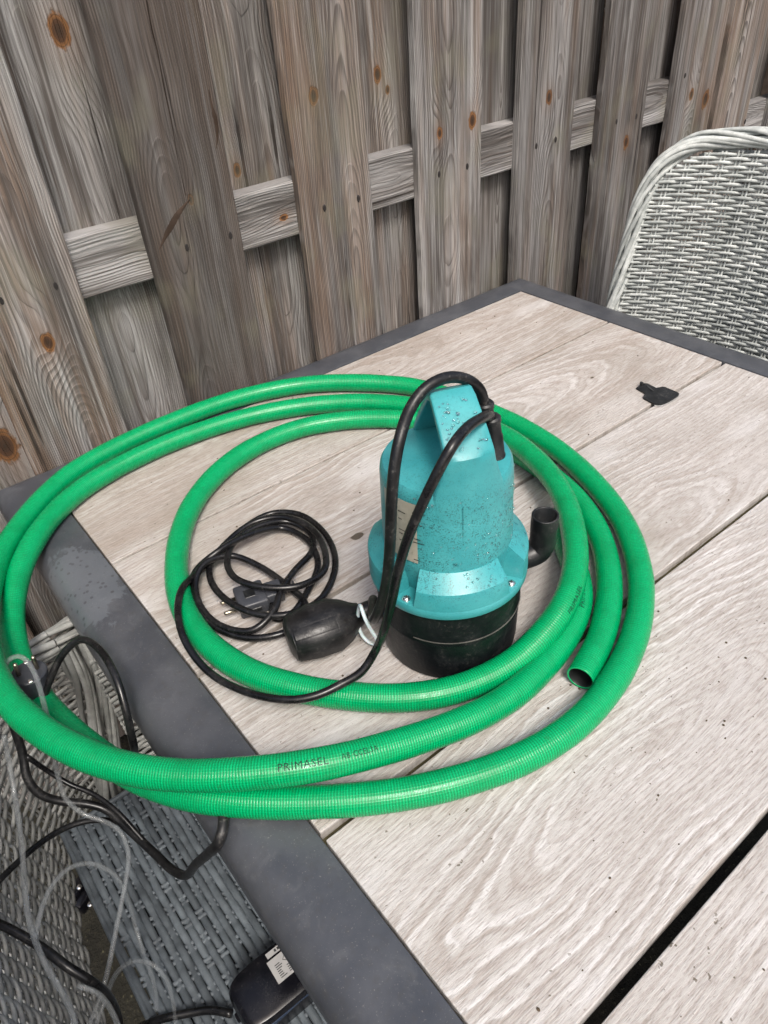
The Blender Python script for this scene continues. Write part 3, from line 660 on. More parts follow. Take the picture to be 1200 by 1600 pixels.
# --- chair tucked under the near-left side of the table
cl = empty('wicker_chair', (0.1, 0.5, 0)); tag(cl, 'grey wicker armchair, its colour darkened for shade, under the left table edge with cables lying on its seat', 'chair', 'wicker chairs at the table')
YL = 0.46
def planL(u):
    """inner face of the back in plan at seat height: u runs from the near end, past the back, round the corner towards the table"""
    # straight back along +Y, quarter bend, then along +X
    u = np.asarray(u, float); R_ = 0.10; Ls = 0.92; La = R_ * np.pi / 2
    a = np.clip((u - Ls) / R_, 0, np.pi / 2)
    y = np.where(u < Ls, u - 0.22, Ls - 0.22 + R_ * np.sin(a)); x = np.where(u < Ls, 0, R_ * (1 - np.cos(a))) + np.clip(u - Ls - La, 0, 9)
    nx = np.where(u < Ls, 1.0, np.cos(a)); ny = np.where(u < Ls, 0.0, -np.sin(a))
    x = x - 0.128 + 0.05 * np.clip((y - 0.45) / 0.3, 0, 1) ** 2
    return x, y, nx, ny
def surfL(u, v):
    u, v = np.broadcast_arrays(np.asarray(u, float), np.asarray(v, float)); x, y, nx, ny = planL(u)
    h = v - (TT - 0.34); lean = 0.16 * h
    return np.stack([x - nx * lean, y - ny * lean * 0.35, v], -1)
U1 = 0.92 + 0.10 * math.pi / 2 + 0.012
def vhiL(u):
    t = min(1, max(0, (u - 0.74) / 0.28)); t = t * t * (3 - 2 * t); return TT + 0.27 * (1 - t) - 0.085 * t
r_, s_ = MB(), MB()
weave(r_, s_, surfL, 0.0, U1, lambda u: TT - 0.37, vhiL, 0.0265, 0.0080, 0.0036, 0.0022, 0.0034, 0.0018, 0.0006, 0.005)
o = r_.build('back_weave', M_WICK_SHADE, None); put(o, cl); tag(o, kind='stuff'); o = s_.build('back_weave_stakes', M_WICK_SHADE, None); put(o, cl); tag(o, kind='stuff')
rm = MB()
rp = [Vector(surfL(u, vhiL(u) + 0.008)) for u in np.arange(0.0, U1 + 0.01, 0.06)]
braid(rm, rp, 0.015, 9, 2.2, 0.0048); braid(rm, rp, 0.007, 4, -3, 0.0045)
q = rp[-1]
for dx, dy in ((0.0, 0.0), (0.026, 0.020)):
    bp = [Vector((q.x + dx + 0.008, q.y + dy - 0.004, TT - 0.085)), Vector((q.x + dx + 0.010, q.y + dy - 0.008, TT - 0.16)), Vector((q.x + dx - 0.008, q.y + dy - 0.02, TT - 0.26)), Vector((q.x + dx - 0.026, q.y + dy - 0.03, TT - 0.35)), Vector((q.x + dx - 0.034, q.y + dy - 0.035, TT - 0.42))]
    braid(rm, bp, 0.0105, 7, 1.6, 0.0046)
bp = [q, q + Vector((0.08, 0.02, -0.004)), q + Vector((0.25, 0.03, -0.006)), q + Vector((0.38, 0.03, -0.02)), q + Vector((0.40, 0.02, -0.12)), q + Vector((0.40, 0.0, -0.26))]
braid(rm, bp, 0.014, 8, 2.2, 0.0048)
o = rm.build('braided_rim', M_WICK_SHADE, None); put(o, cl); tag(o, kind='stuff')
r_, s_ = MB(), MB()
def armL(u, v):
    u, v = np.broadcast_arrays(np.asarray(u, float), np.asarray(v, float)); return np.stack([q.x + 0.03 + u, q.y + 0.022 - 0.10 * (TT - 0.09 - v) / 0.3, v + 0 * u], -1)
weave(r_, s_, armL, 0.0, 0.36, lambda u: TT - 0.38, lambda u: TT - 0.095, 0.0265, 0.0082, 0.0036, 0.0022, 0.0032)
o = r_.build('arm_weave', M_WICK_SHADE, None); put(o, cl); tag(o, kind='stuff'); o = s_.build('arm_weave_stakes', M_WICK_SHADE, None); put(o, cl); tag(o, kind='stuff')
chair_body(cl, 1, -0.075, YL, TT - 0.30, M_WICKS, M_WICK_SHADE)

# ------------------------------------------------------------------ hose
RH = 0.0150
HP = [(879, 803, .0155), (884, 850, .0155), (904, 905, .0155), (905, 945, .0155), (890, 985, .0155), (850, 1040, .0155), (800, 1087, .018), (735, 1124, .022), (660, 1152, .028), (600, 1170, .035), (530, 1188, .043), (450, 1202, .047), (380, 1209, .047), (300, 1212, .045), (220, 1205, .043), (140, 1182, .044), (80, 1152, .046), (30, 1112, .047), (-2, 1070, .046),
      (-22, 1010, .040), (-22, 945, .030), (-5, 885, .020), (20, 838, .017), (60, 787, .0155), (110, 741, .0155), (180, 700, .0155), (270, 659, .0155), (370, 623, .0155), (470, 602, .0155), (560, 598, .0155), (650, 605, .0155), (720, 627, .0155), (800, 660, .0155), (870, 702, .0155), (930, 757, .0155), (973, 815, .0155), (996, 875, .0155), (1002, 935, .0155), (990, 1000, .0155), (955, 1070, .0155), (900, 1132, .0155), (830, 1178, .0155), (750, 1211, .0155), (650, 1237, .0155), (550, 1250, .0155), (450, 1254, .0155), (380, 1252, .0155), (310, 1244, .013), (240, 1225, .004), (170, 1189, -.008), (110, 1142, -.018), (62, 1090, -.024), (30, 1030, -.018), (19, 970, -.006), (26, 910, .006), (45, 860, .0145), (82, 806, .0155), (130, 763, .0155), (190, 727, .0155), (270, 690, .0155), (370, 656, .0155), (460, 637, .0155), (550, 629, .0155), (640, 634, .020), (720, 652, .030), (790, 682, .042), (845, 726, .0465), (880, 776, .0465), (896, 830, .0465), (899, 885, .0465), (884, 940, .043), (850, 990, .032), (800, 1037, .020), (740, 1068, .0155), (680, 1085, .0155), (610, 1091, .0155), (540, 1087, .0155), (460, 1074, .0155), (385, 1048, .0155), (325, 1006, .0155), (288, 955, .0155), (276, 900, .0155), (281, 840, .0155), (303, 785, .0155), (345, 735, .0155), (400, 697, .0155), (470, 669, .0155), (550, 656, .0155), (640, 656, .0155), (720, 670, .0155), (790, 698, .0155), (850, 735, .0155), (905, 785, .0155), (938, 840, .0155), (951, 895, .0155), (951, 945, .0155), (938, 1000, .0155), (918, 1040, .0155), (907, 1059, .0155)]
hp = smooth_path(catmull([at(*p) for p in HP], 0.004), 14)
hroot = tube_obj('garden_hose', hp, RH, M_HOSE, None, 28, False, lambda t, s: RH * (1 + 0.012 * math.sin(s * 31) * math.sin(s * 7.3) + 0.008 * math.sin(s * 83 + 1)))
tag(hroot, 'bright green garden hose coiled round the pump and overhanging the left table edge', 'hose')
for end, idx in ((0, 1), (-1, -2)):          # cut ends: rim ring and black bore
    p = hp[end]; d = (hp[end] - hp[idx]).normalized()
    T = d; N = Vector((0, 0, 1)); N = (N - T * N.dot(T)).normalized(); B = T.cross(N)
    prof = [(RH, 0), (RH * 0.985, 0.0008), (RH * 0.90, 0.0010), (RH * 0.845, 0.0004), (RH * 0.835, -0.004), (RH * 0.83, -0.03), (0.0001, -0.05)]
    vs, fs, n_, m_ = lathe(prof, 32); vs = [p + N * v[0] + B * v[1] + T * v[2] for v in vs]
    me = mesh('hose_bore', vs, fs, True); o = link('hose_end', me, M_HOSE, hroot); me.materials.append(M_HOSEIN)
    for k, f in enumerate(me.polygons):
        if k % (m_ - 1) >= 3: f.material_index = 1
# ink print on the hose
T_, N_ = frames(hp); SS = [0.0]
for i in range(1, len(hp)): SS.append(SS[-1] + (hp[i] - hp[i - 1]).length)
def near_idx(px, py, lo, hi):
    best = None
    for i in range(lo, hi):
        v = hp[i] - CAMP; X = v.dot(CR) / v.dot(CF) * FPX + 600; Y = 800 - v.dot(CU) / v.dot(CF) * FPX
        d = (X - px) ** 2 + (Y - py) ** 2
        if best is None or d < best[0]: best = (d, i)
    return best[1]
def hose_print(text, px, py, lo, hi, size, updir, ang_off=0.0, stretch=1.35):
    i0 = near_idx(px, py, int(lo * len(hp)), int(hi * len(hp)))
    cu = bpy.data.curves.new('t', 'FONT'); cu.body = text; cu.size = size; cu.resolution_u = 2; cu.align_y = 'CENTER'; cu.space_character = 1.12
    to = bpy.data.objects.new('t', cu); COL.objects.link(to); dg = bpy.context.evaluated_depsgraph_get(); dg.update()
    me = bpy.data.meshes.new_from_object(to.evaluated_get(dg)); bpy.data.objects.remove(to)
    bm = bmesh.new(); bm.from_mesh(me); bmesh.ops.triangulate(bm, faces=bm.faces)
    bmesh.ops.subdivide_edges(bm, edges=[e for e in bm.edges if e.calc_length() > size * 0.25], cuts=2)
    # text reads along image-left to right: find the sign of the hose direction
    dirx = 1 if T_[i0].dot(CR) > 0 else -1
    for v in bm.verts:
        s = SS[i0] + dirx * v.co.x * stretch
        j = min(max(np.searchsorted(SS, s) - 1, 0), len(hp) - 2); f = (s - SS[j]) / (SS[j + 1] - SS[j])
        c = hp[j].lerp(hp[j + 1], f); t = T_[j].lerp(T_[j + 1], f).normalized()
        ve = (CAMP - c); ve = (ve - t * ve.dot(t)).normalized()
        side = t.cross(ve).normalized() * 1.0
        if side.dot(updir) < 0: side = -side
        a = v.co.y / RH + ang_off
        v.co = c + (ve * math.cos(a) + side * math.sin(a)) * (RH + 0.00025)
    me2 = bpy.data.meshes.new('hose_print'); bm.to_mesh(me2); bm.free(); return link('print', me2, M_INK, hroot)
hose_print('PRIMASEL', 436, 1203, 0.03, 0.25, 0.0098, CU, 0.12, 0.95); hose_print('AB CCEL3A', 530, 1188, 0.03, 0.25, 0.0075, CU, 0.15, 0.80)
hose_print('PRIMASEL', 907, 962, 0.0, 0.1, 0.0085, -CR, -0.2, 1.0)
hose_print('PRIMASEL', 874, 958, 0.6, 0.8, 0.0075, -CR, -0.65, 1.0)

# ------------------------------------------------------------------ pump
PC = Vector((0.384, 0.428, TT + 0.0005))
pump = empty('submersible_pump', PC); tag(pump, 'teal water pump with handle and black base standing inside the green hose coil', 'pump')
def lat(name, prof, mat, parent=pump, seg=72, a0=0, a1=2 * math.pi, ang=35):
    vs, fs, n_, m_ = lathe(prof, seg, a0, a1); me = mesh(name, vs, fs, True)
    o = link(name, me, mat, parent)
    bm = bmesh.new(); bm.from_mesh(me); bmesh.ops.remove_doubles(bm, verts=bm.verts, dist=1e-6)
    if abs(a1 - a0) < 6.2:
        bmesh.ops.holes_fill(bm, edges=[e for e in bm.edges if e.is_boundary], sides=0)
    bmesh.ops.recalc_face_normals(bm, faces=bm.faces); bm.to_mesh(me); bm.free()
    me.polygons.foreach_set('use_smooth', [True] * len(me.polygons)); me.set_sharp_from_angle(angle=math.radians(ang)); return o
base = lat('base', [(0.0001, 0), (0.070, 0), (0.0745, 0.003), (0.0755, 0.010), (0.0768, 0.055), (0.0772, 0.0555), (0.0772, 0.0575), (0.0770, 0.058), (0.0785, 0.0975), (0.0785, 0.103), (0.0001, 0.103)], M_BASE)
ridge = lat('seam_ring', [(0.0772, 0.0608), (0.0781, 0.0611), (0.0781, 0.0617), (0.0772, 0.062)], simple('pale_dried_line', (0.045, 0.044, 0.038), 0.6, 0.4, 0.2, 200, 0.9), pump, 72, math.radians(200), math.radians(330))
# flange: ledge disc and the raised ring cut by screw pockets
lat('flange', [(0.074, 0.1005), (0.0822, 0.1010), (0.0832, 0.1025), (0.0834, 0.110), (0.0826, 0.1125), (0.060, 0.1125)], M_TEAL)
def ang_of(px, py, h):
    p = at(px, py, h); return math.atan2(p.y - PC.y, p.x - PC.x)
a1_ = ang_of(641, 930, 0.1125); a2_ = ang_of(795, 911, 0.1125); pk_ang = [a1_, a2_, a2_ + (a2_ - a1_), a1_ - (a2_ - a1_)]
half = [math.radians(15)] * 4
pk_s = sorted([a % (2 * math.pi) for a in pk_ang])
for i in range(4):
    s0 = pk_s[i] + math.radians(8.5); s1 = pk_s[(i + 1) % 4] - math.radians(8.5)
    if s1 < s0: s1 += 2 * math.pi
    vs, fs = [], []; ns = 30
    prof = [(0.062, 0.1128), (0.0829, 0.1126), (0.0829, 0.1325), (0.0822, 0.1345), (0.0808, 0.1358), (0.0668, 0.1492), (0.062, 0.150)]
    for k in range(ns + 1):
        t = k / ns
        for r, z in prof:
            sh = math.radians(2.5) * (0.083 - r) / 0.02 - (math.radians(2.5) if z > 0.13 else 0)     # pocket walls close inward
            aa = s0 - sh + (s1 - s0 + 2 * sh) * t
            vs.append((r * math.cos(aa), r * math.sin(aa), z))
    m = len(prof)
    for k in range(ns):
        for j in range(m): fs.append((k * m + j, (k + 1) * m + j, (k + 1) * m + (j + 1) % m, k * m + (j + 1) % m))
    fs.append(tuple(range(m))); fs.append(tuple(ns * m + m - 1 - j for j in range(m)))
    me = mesh('flange_ring', vs, fs, True); me.set_sharp_from_angle(angle=math.radians(25)); link('flange_ring', me, M_TEAL, pump)
    # screw
for a in pk_ang:
    bm = bmesh.new(); R2 = 0.0765
    bmesh.ops.create_cone(bm, cap_ends=True, segments=20, radius1=0.0046, radius2=0.0046, depth=0.0012, matrix=Matrix.Translation((R2 * math.cos(a), R2 * math.sin(a), 0.1130)))
    bmesh.ops.create_uvsphere(bm, u_segments=18, v_segments=10, radius=0.0036, matrix=Matrix.Translation((R2 * math.cos(a), R2 * math.sin(a), 0.1138)) @ Matrix.Diagonal((1, 1, 0.55, 1)))
    sc_ = bm_obj('screw', bm, M_STEEL, pump, True, 40)
    bm = bmesh.new(); bevel_box(bm, (0.0042, 0.0009, 0.0006), Matrix.Translation((R2 * math.cos(a), R2 * math.sin(a), 0.1157)) @ Matrix.Rotation(a + 0.5, 4, 'Z'), 0, 1)
    bevel_box(bm, (0.0009, 0.0042, 0.0006), Matrix.Translation((R2 * math.cos(a), R2 * math.sin(a), 0.11575)) @ Matrix.Rotation(a + 0.5, 4, 'Z'), 0, 1); bm_obj('slot', bm, M_INKB, sc_)
body = lat('motor_housing', [(0.0600, 0.112), (0.0664, 0.1475), (0.0660, 0.152), (0.0640, 0.228), (0.0630, 0.2345), (0.0606, 0.2385), (0.057, 0.240), (0.0001, 0.2405)], M_TEAL)
# handle: an arched strap from the front face over the cap to the back
AX = Vector((0.42, 0.907, 0)).normalized(); WX = Vector((AX.y, -AX.x, 0))
hoff = 0.004
RB = 0.0632
prof_o = [('f', 0.2000, 0.0345), ('f', 0.2080, 0.0342), ('f', 0.2340, 0.0335), ('f', 0.2400, 0.0325), ('f', 0.2520, 0.0285), ('f', 0.2660, 0.0245), ('f', 0.2745, 0.0230), (-0.0585, 0.2790, 0.0226), (-0.0360, 0.2935, 0.0215), (-0.014, 0.3075, 0.0205), (-0.004, 0.3110, 0.0200), (0.006, 0.3080, 0.0200), (0.030, 0.279, 0.0200), (0.052, 0.250, 0.0205), (0.058, 0.236, 0.0210)]
prof_i = [(-0.052, 0.200), (-0.052, 0.208), (-0.052, 0.234), (-0.052, 0.240), (-0.052, 0.252), (-0.0515, 0.264), (-0.0505, 0.2705), (-0.0475, 0.2755), (-0.033, 0.286), (-0.0145, 0.2985), (-0.005, 0.3025), (0.0035, 0.2995), (0.0245, 0.2745), (0.0465, 0.247), (0.0535, 0.236)]
NC = 9; bm = bmesh.new(); go, gi = [], []
for (a, z, wd), (ai, zi) in zip(prof_o, prof_i):
    ro, ri = [], []
    for c in range(NC):
        t = -1 + 2 * c / (NC - 1); w_ = t * wd; RB = 0.06415 - (z - 0.228) * 0.0263 - (0.0006 if z < 0.204 else 0)
        a_ = -math.sqrt(RB * RB - (w_ + hoff) ** 2) if a == 'f' else (a if a > -0.03 else max(a, -math.sqrt((RB - 0.0028) ** 2 - (w_ + hoff) ** 2)))
        ro.append(bm.verts.new(AX * a_ + WX * (w_ + hoff) + Vector((0, 0, z)))); ri.append(bm.verts.new(AX * (max(ai, a_ + 0.006) if a == 'f' else ai) + WX * (w_ + hoff) + Vector((0, 0, zi))))
    go.append(ro); gi.append(ri)
for k in range(len(go) - 1):
    for c in range(NC - 1):
        bm.faces.new((go[k][c], go[k][c + 1], go[k + 1][c + 1], go[k + 1][c])); bm.faces.new((gi[k][c + 1], gi[k][c], gi[k + 1][c], gi[k + 1][c + 1]))
    for c in (0, NC - 1): bm.faces.new((go[k][c], go[k + 1][c], gi[k + 1][c], gi[k][c]))
for k in (0, -1): bm.faces.new(go[k] + gi[k][::-1])
bmesh.ops.recalc_face_normals(bm, faces=bm.faces)
es = [e for e in bm.edges if len(e.link_faces) == 2 and abs(e.calc_face_angle(0)) > math.radians(60)]
bmesh.ops.bevel(bm, geom=es, offset=0.0020, segments=3, affect='EDGES', profile=0.5)
handle = bm_obj('handle', bm, M_TEAL, pump, True, 32)
# vertical mould seam on the front
a = math.atan2(-0.7, -0.52); bm = bmesh.new(); a = math.atan2(-0.80, -0.44)
bevel_box(bm, (0.0009, 0.0004, 0.078), Matrix.Translation((0.0652 * math.cos(a), 0.0652 * math.sin(a), 0.189)) @ Matrix.Rotation(a + math.pi / 2, 4, 'Z') @ Matrix.Rotation(math.radians(1.6), 4, 'X'), 0, 1)
bm_obj('mould_seam', bm, M_TEAL, pump)
# weathered sticker on the left flank
la0 = ang_of(606, 770, 0.20) ; la0 = math.radians(165); la1 = math.radians(203)
vs, fs, n_, m_ = lathe([(0.0667, 0.156), (0.0650, 0.226)], 24, la0, la1); st_ = link('rating_sticker', mesh('rating_sticker', vs, fs, True), M_LABEL, pump)
bm = bmesh.new()
for k in range(15):
    z = 0.160 + k * 0.0043
    for q_ in range(3):
        q4_ = random.uniform(.2, 1)
        if random.random() < 0.55: continue
        a = la0 + 0.10 + q_ * 0.25; R3 = 0.0669 - (z - 0.156) * 0.022
        L = [bm.verts.new(((R3 + 0.0002) * math.cos(a + d), (R3 + 0.0002) * math.sin(a + d), z + dz)) for d, dz in ((0, 0), (0.20 * q4_, 0), (0.20 * q4_, 0.0009), (0, 0.0009))]; bm.faces.new(L)
bm_obj('sticker_print', bm, M_INKB, st_)
# outlet elbow
E1 = at(845, 857, 0.064) - PC; E2 = at(852, 805, 0.117) - PC; E1.x = E2.x - 0.001; E1.y = E2.y; E0 = E1 - Vector((0.060, -0.018, 0))
ep = [E0, E0.lerp(E1, 0.45), E0.lerp(E1, 0.70), E1 + Vector((-0.005, 0.0015, 0.004)), E1 + Vector((0.000, 0, 0.014)), E1.lerp(E2, 0.5), E1.lerp(E2, 0.8), E2]
ep = smooth_path(catmull(ep, 0.002), 3); EL_ = sum((ep[i + 1] - ep[i]).length for i in range(len(ep) - 1))
el = tube_obj('outlet_elbow', ep, 0.0152, M_PVC, pump, 32, False, lambda t, s: 0.0150 if t > 0.55 else (0.0128 + 0.0022 * max(0, (t - 0.3) / 0.25) if t > 0.3 else 0.0128 + (0.0018 if t < 0.12 else 0)))
vs, fs, n_, m_ = lathe([(0.0150, 0.0), (0.0147, 0.0007), (0.0132, 0.0007), (0.0126, 0.0), (0.0122, -0.03), (0.0001, -0.036)], 32); o = link('pipe_mouth', mesh('pipe_mouth', [Vector(v) + E2 for v in vs], fs, True), M_PVC, el)
for k in range(3):
    vs, fs, n_, m_ = lathe([(0.0146, -0.0009), (0.0154, 0.0), (0.0146, 0.0009)], 32); link('barb', mesh('barb', [Vector(v) + E2 - Vector((0.0, 0, 0.007 + 0.0035 * k)) for v in vs], fs, True), M_PVC, el)
# cable glands
def gland(bx, by, h0, tx, ty, dd):
    a = at(bx, by, h0); b = atd(tx, ty, a.dot(DN) + dd); ax = (b - a); L = ax.length; ax.normalize()
    q_ = Vector((0, 0, 1)).rotation_difference(ax)
    vs, fs, n_, m_ = lathe([(0.0102, -0.002), (0.0102, 0.002), (0.0096, 0.003), (0.0093, L * 0.52), (0.0085, L * 0.55), (0.0082, L * 0.86), (0.0090, L * 0.88), (0.0090, L * 0.96), (0.0075, L), (0.0001, L)], 28)
    o = link('cable_gland', mesh('cable_gland', [a - PC + q_ @ Vector(v) for v in vs], fs, True), M_PVC, pump); o.data.set_sharp_from_angle(angle=math.radians(30)); return a, b
gA = gland(760, 690, 0.239, 757, 628, 0.0); gB = gland(773, 713, 0.239, 767, 650, 0.0)
# rain drops
dm = bmesh.new()
for k in range(240):
    rr = random.choice([0.0006, 0.0008, 0.001, 0.0013, 0.0018])
    if k < 120:
        a = random.uniform(math.radians(170), math.radians(350)); z = random.uniform(0.155, 0.232); R3 = 0.0664 - (z - 0.15) * 0.026; p = Vector((R3 * math.cos(a), R3 * math.sin(a), z)); nr = Vector((math.cos(a), math.sin(a), 0))
    elif k < 190:
        a = random.uniform(math.radians(190), math.radians(340)); t = random.random(); p = Vector(((0.0808 - 0.014 * t) * math.cos(a), (0.0808 - 0.014 * t) * math.sin(a), 0.1358 + 0.0134 * t)); nr = Vector((math.cos(a) * 0.7, math.sin(a) * 0.7, 0.7))
        if min(abs((a - x + math.pi) % (2 * math.pi) - math.pi) for x in pk_ang) < 0.36: continue
    else:
        t = random.random(); p = AX * (-0.058 + 0.042 * t) + WX * (random.uniform(-0.017, 0.017) + hoff) + Vector((0, 0, 0.2803 + 0.0272 * t)); nr = Vector((0, 0, 1))
    bmesh.ops.create_icosphere(dm, subdivisions=1 if rr < 0.001 else 2, radius=rr, matrix=Matrix.Translation(p) @ nr.to_track_quat('Z', 'Y').to_matrix().to_4x4() @ Matrix.Diagonal((1, 1, 0.55, 1)))
o = bm_obj('water_drops', dm, M_DROP, pump, True); tag(o, kind='stuff')

# ------------------------------------------------------------------ float switch
fl = empty('float_switch', at(512, 985, 0)); tag(fl, 'faceted black float switch lying left of the pump, its cable held by a white ring', 'float switch')
fdir = (at(585, 955, 0.03) - at(455, 1000, 0.03)); fdir.z = 0; fdir.normalize(); fside = Vector((-fdir.y, fdir.x, 0)); fc = at(505, 981, 0.027) - fl.location
bm = bmesh.new()
sec = [(-0.042, 0.016, 0.015), (-0.037, 0.027, 0.023), (-0.012, 0.031, 0.0265), (0.012, 0.031, 0.0265), (0.028, 0.024, 0.021), (0.038, 0.015, 0.014), (0.046, 0.0115, 0.0115)]
rows = []
for a, hw, hz in sec:
    rows.append([bm.verts.new(fc + fdir * a + fside * (hw * cx_) + Vector((0, 0, hz * cz_ + (0.0 if hz > .02 else 0.002)))) for cx_, cz_ in ((1, .30), (.82, .72), (.42, 1), (-.42, 1), (-.82, .72), (-1, .30), (-1, -.42), (-.55, -1), (.55, -1), (1, -.42))])
for r0, r1 in zip(rows, rows[1:]):
    for k in range(10): bm.faces.new((r0[k], r0[(k + 1) % 10], r1[(k + 1) % 10], r1[k]))
bm.faces.new(rows[0][::-1]); bm.faces.new(rows[-1])
bmesh.ops.recalc_face_normals(bm, faces=bm.faces); bmesh.ops.bevel(bm, geom=[e for e in bm.edges if len(e.link_faces) == 2 and abs(e.calc_face_angle(0)) > 0.2], offset=0.0016, segments=3, affect='EDGES')
bm_obj('float_housing', bm, M_FLOAT, fl, True, 48)
bm = bmesh.new()
for sgn in (0.0,):
    m4 = Matrix.Translation(fc + fdir * 0.001) @ fdir.to_track_quat('X', 'Z').to_matrix().to_4x4()
    bevel_box(bm, (0.003, 0.0545, 0.0525), m4, 0.001, 1)
bm.free()
bm = bmesh.new(); cap0 = fc + fdir * 0.050 + Vector((0, 0, 0.003))
bmesh.ops.create_cone(bm, cap_ends=True, segments=24, radius1=0.0125, radius2=0.0095, depth=0.022, matrix=Matrix.Translation(cap0) @ (fdir + Vector((0, 0, 0.25))).normalized().to_track_quat('Z', 'Y').to_matrix().to_4x4())
bmesh.ops.bevel(bm, geom=[e for e in bm.edges if abs(e.calc_face_angle(0)) > 0.9], offset=0.0015, segments=2, affect='EDGES'); bm_obj('cable_gland', bm, M_FLOAT, fl, True, 30)
# pump leads
fin = fl.location + cap0 + fdir * 0.008 + Vector((0, 0, 0.002))
d0 = gA[1].dot(DN)
p1 = [gA[1] - (gA[1] - gA[0]) * 0.15, atd(752, 612, d0 - 0.001), atd(738, 597, d0 - 0.006), atd(716, 589, d0 - 0.012), atd(692, 591, d0 - 0.02), atd(664, 607, d0 - 0.03), atd(641, 638, d0 - 0.042), atd(626, 680, 0.527), atd(617, 725, 0.515), atd(612, 780, 0.506), atd(610, 840, 0.503), atd(606, 895, 0.506), atd(598, 935, 0.515), atd(584, 968, 0.530), fin + Vector((0.004, 0.0, 0.012)), fin]
p1 = smooth_path(catmull(p1, 0.003), 6)
c1 = tube_obj('power_lead', p1, 0.0053, M_BLACK, None, 16); tag(c1, 'thick black lead arching from the pump top down to the float switch', 'cable', 'black leads of the pump')
d1 = gB[1].dot(DN)
g2 = [gB[1] - (gB[1] - gB[0]) * 0.12, gB[1] + Vector((-0.001, -0.001, 0.001)), atd(762, 650, d1 - 0.010), atd(753, 653, 0.536), atd(730, 668, 0.512), atd(706, 698, 0.490), atd(682, 742, 0.482), atd(658, 792, 0.478), atd(636, 845, 0.474), atd(622, 893, 0.472), atd(612, 940, 0.472), atd(600, 985, 0.476), at(586, 1018, 0.066), at(565, 1050, 0.048), at(535, 1068, 0.041), at(500, 1085, 0.038), at(473, 1092, 0.0365), at(440, 1093, 0.035), at(390, 1083, 0.027), at(340, 1060, 0.019), at(318, 1042, 0.021), at(300, 1020, 0.027), at(285, 992, 0.0345), at(279, 968, 0.0365), at(278, 945, 0.0365), at(284, 920, 0.034), at(303, 900, 0.020), at(328, 880, 0.008)]
# the coil of flex
def ell(cx_, cy_, rx, ry, rot, a0, a1, n, h, wob=0.0):
    out = []
    for i in range(n):
        a = math.radians(a0 + (a1 - a0) * i / (n - 1)); x = rx * math.cos(a); y = ry * math.sin(a); c, s = math.cos(math.radians(rot)), math.sin(math.radians(rot))
        wv_ = wob * math.sin(a * 3 + h * 900); out.append(at(cx_ + x * c - y * s + wv_, cy_ + x * s + y * c + wv_, h + 0.003 * math.sin(a * 2 + cx_)))
    return out
coil = [at(350, 858, .006), at(385, 822, .006), at(425, 802, .006), at(465, 803, .008), at(500, 825, .010), at(522, 862, .013), at(521, 900, .016), at(497, 940, .020), at(460, 958, .022), at(415, 962, .022), at(370, 948, .022), at(335, 918, .020), at(328, 885, .016), at(352, 850, .014), at(395, 817, .016), at(440, 808, .018), at(482, 822, .020), at(507, 858, .022), at(506, 892, .022), at(470, 915, .026), at(415, 918, .030), at(370, 905, .030), at(355, 880, .026), at(368, 845, .022), at(405, 822, .020), at(450, 815, .012), at(484, 832, .006), at(488, 860, .010), at(460, 892, .018), at(438, 925, .024), at(428, 955, .024), at(395, 985, .016), at(345, 978, .012), at(312, 945, .014), at(306, 905, .020), at(320, 880, .026), at(360, 868, .020), at(400, 882, .014), at(440, 908, .012), at(478, 945, .010), at(470, 975, .009), at(430, 993, .010), at(380, 996, .008), at(330, 975, .010), at(305, 935, .014), at(304, 895, .016), at(340, 862, .030), at(390, 835, .026), at(440, 825, .010), at(478, 842, .008), at(497, 880, .008), at(480, 925, .008), at(455, 960, .008), at(430, 968, .008), at(425, 945, .007)]
p2 = smooth_path(catmull(g2 + coil, 0.003), 5)
L2 = sum((p2[i + 1] - p2[i]).length for i in range(len(p2) - 1))
c2 = tube_obj('power_lead', p2, 0.004, M_BLACKC, None, 14, True, lambda t, s: 0.0049 - 0.0007 * min(1, s / 0.45)); tag(c2, 'black lead crossing the green hose and ending in a tangled coil on the table', 'cable', 'black leads of the pump')
# white ring round the leads
bm = bmesh.new(); rc_ = at(556, 984, 0.036); nrm = (fdir + Vector((0.1, 0.2, 0.1))).normalized()
ring = []
A_ = nrm.cross(Vector((0, 0, 1))).normalized(); B_ = nrm.cross(A_)
for k in range(41):
    a = 2 * math.pi * k / 40; ring.append(rc_ + fdir * 0.012 + A_ * 0.0165 * math.cos(a) + B_ * 0.029 * math.sin(a) + nrm * 0.003 * math.sin(2 * a))
o = tube_obj('cable_ring', ring, 0.0021, M_TIE, None, 10, False); tag(o, 'translucent white plastic ring clipped round the leads beside the black float switch', 'cable ring')

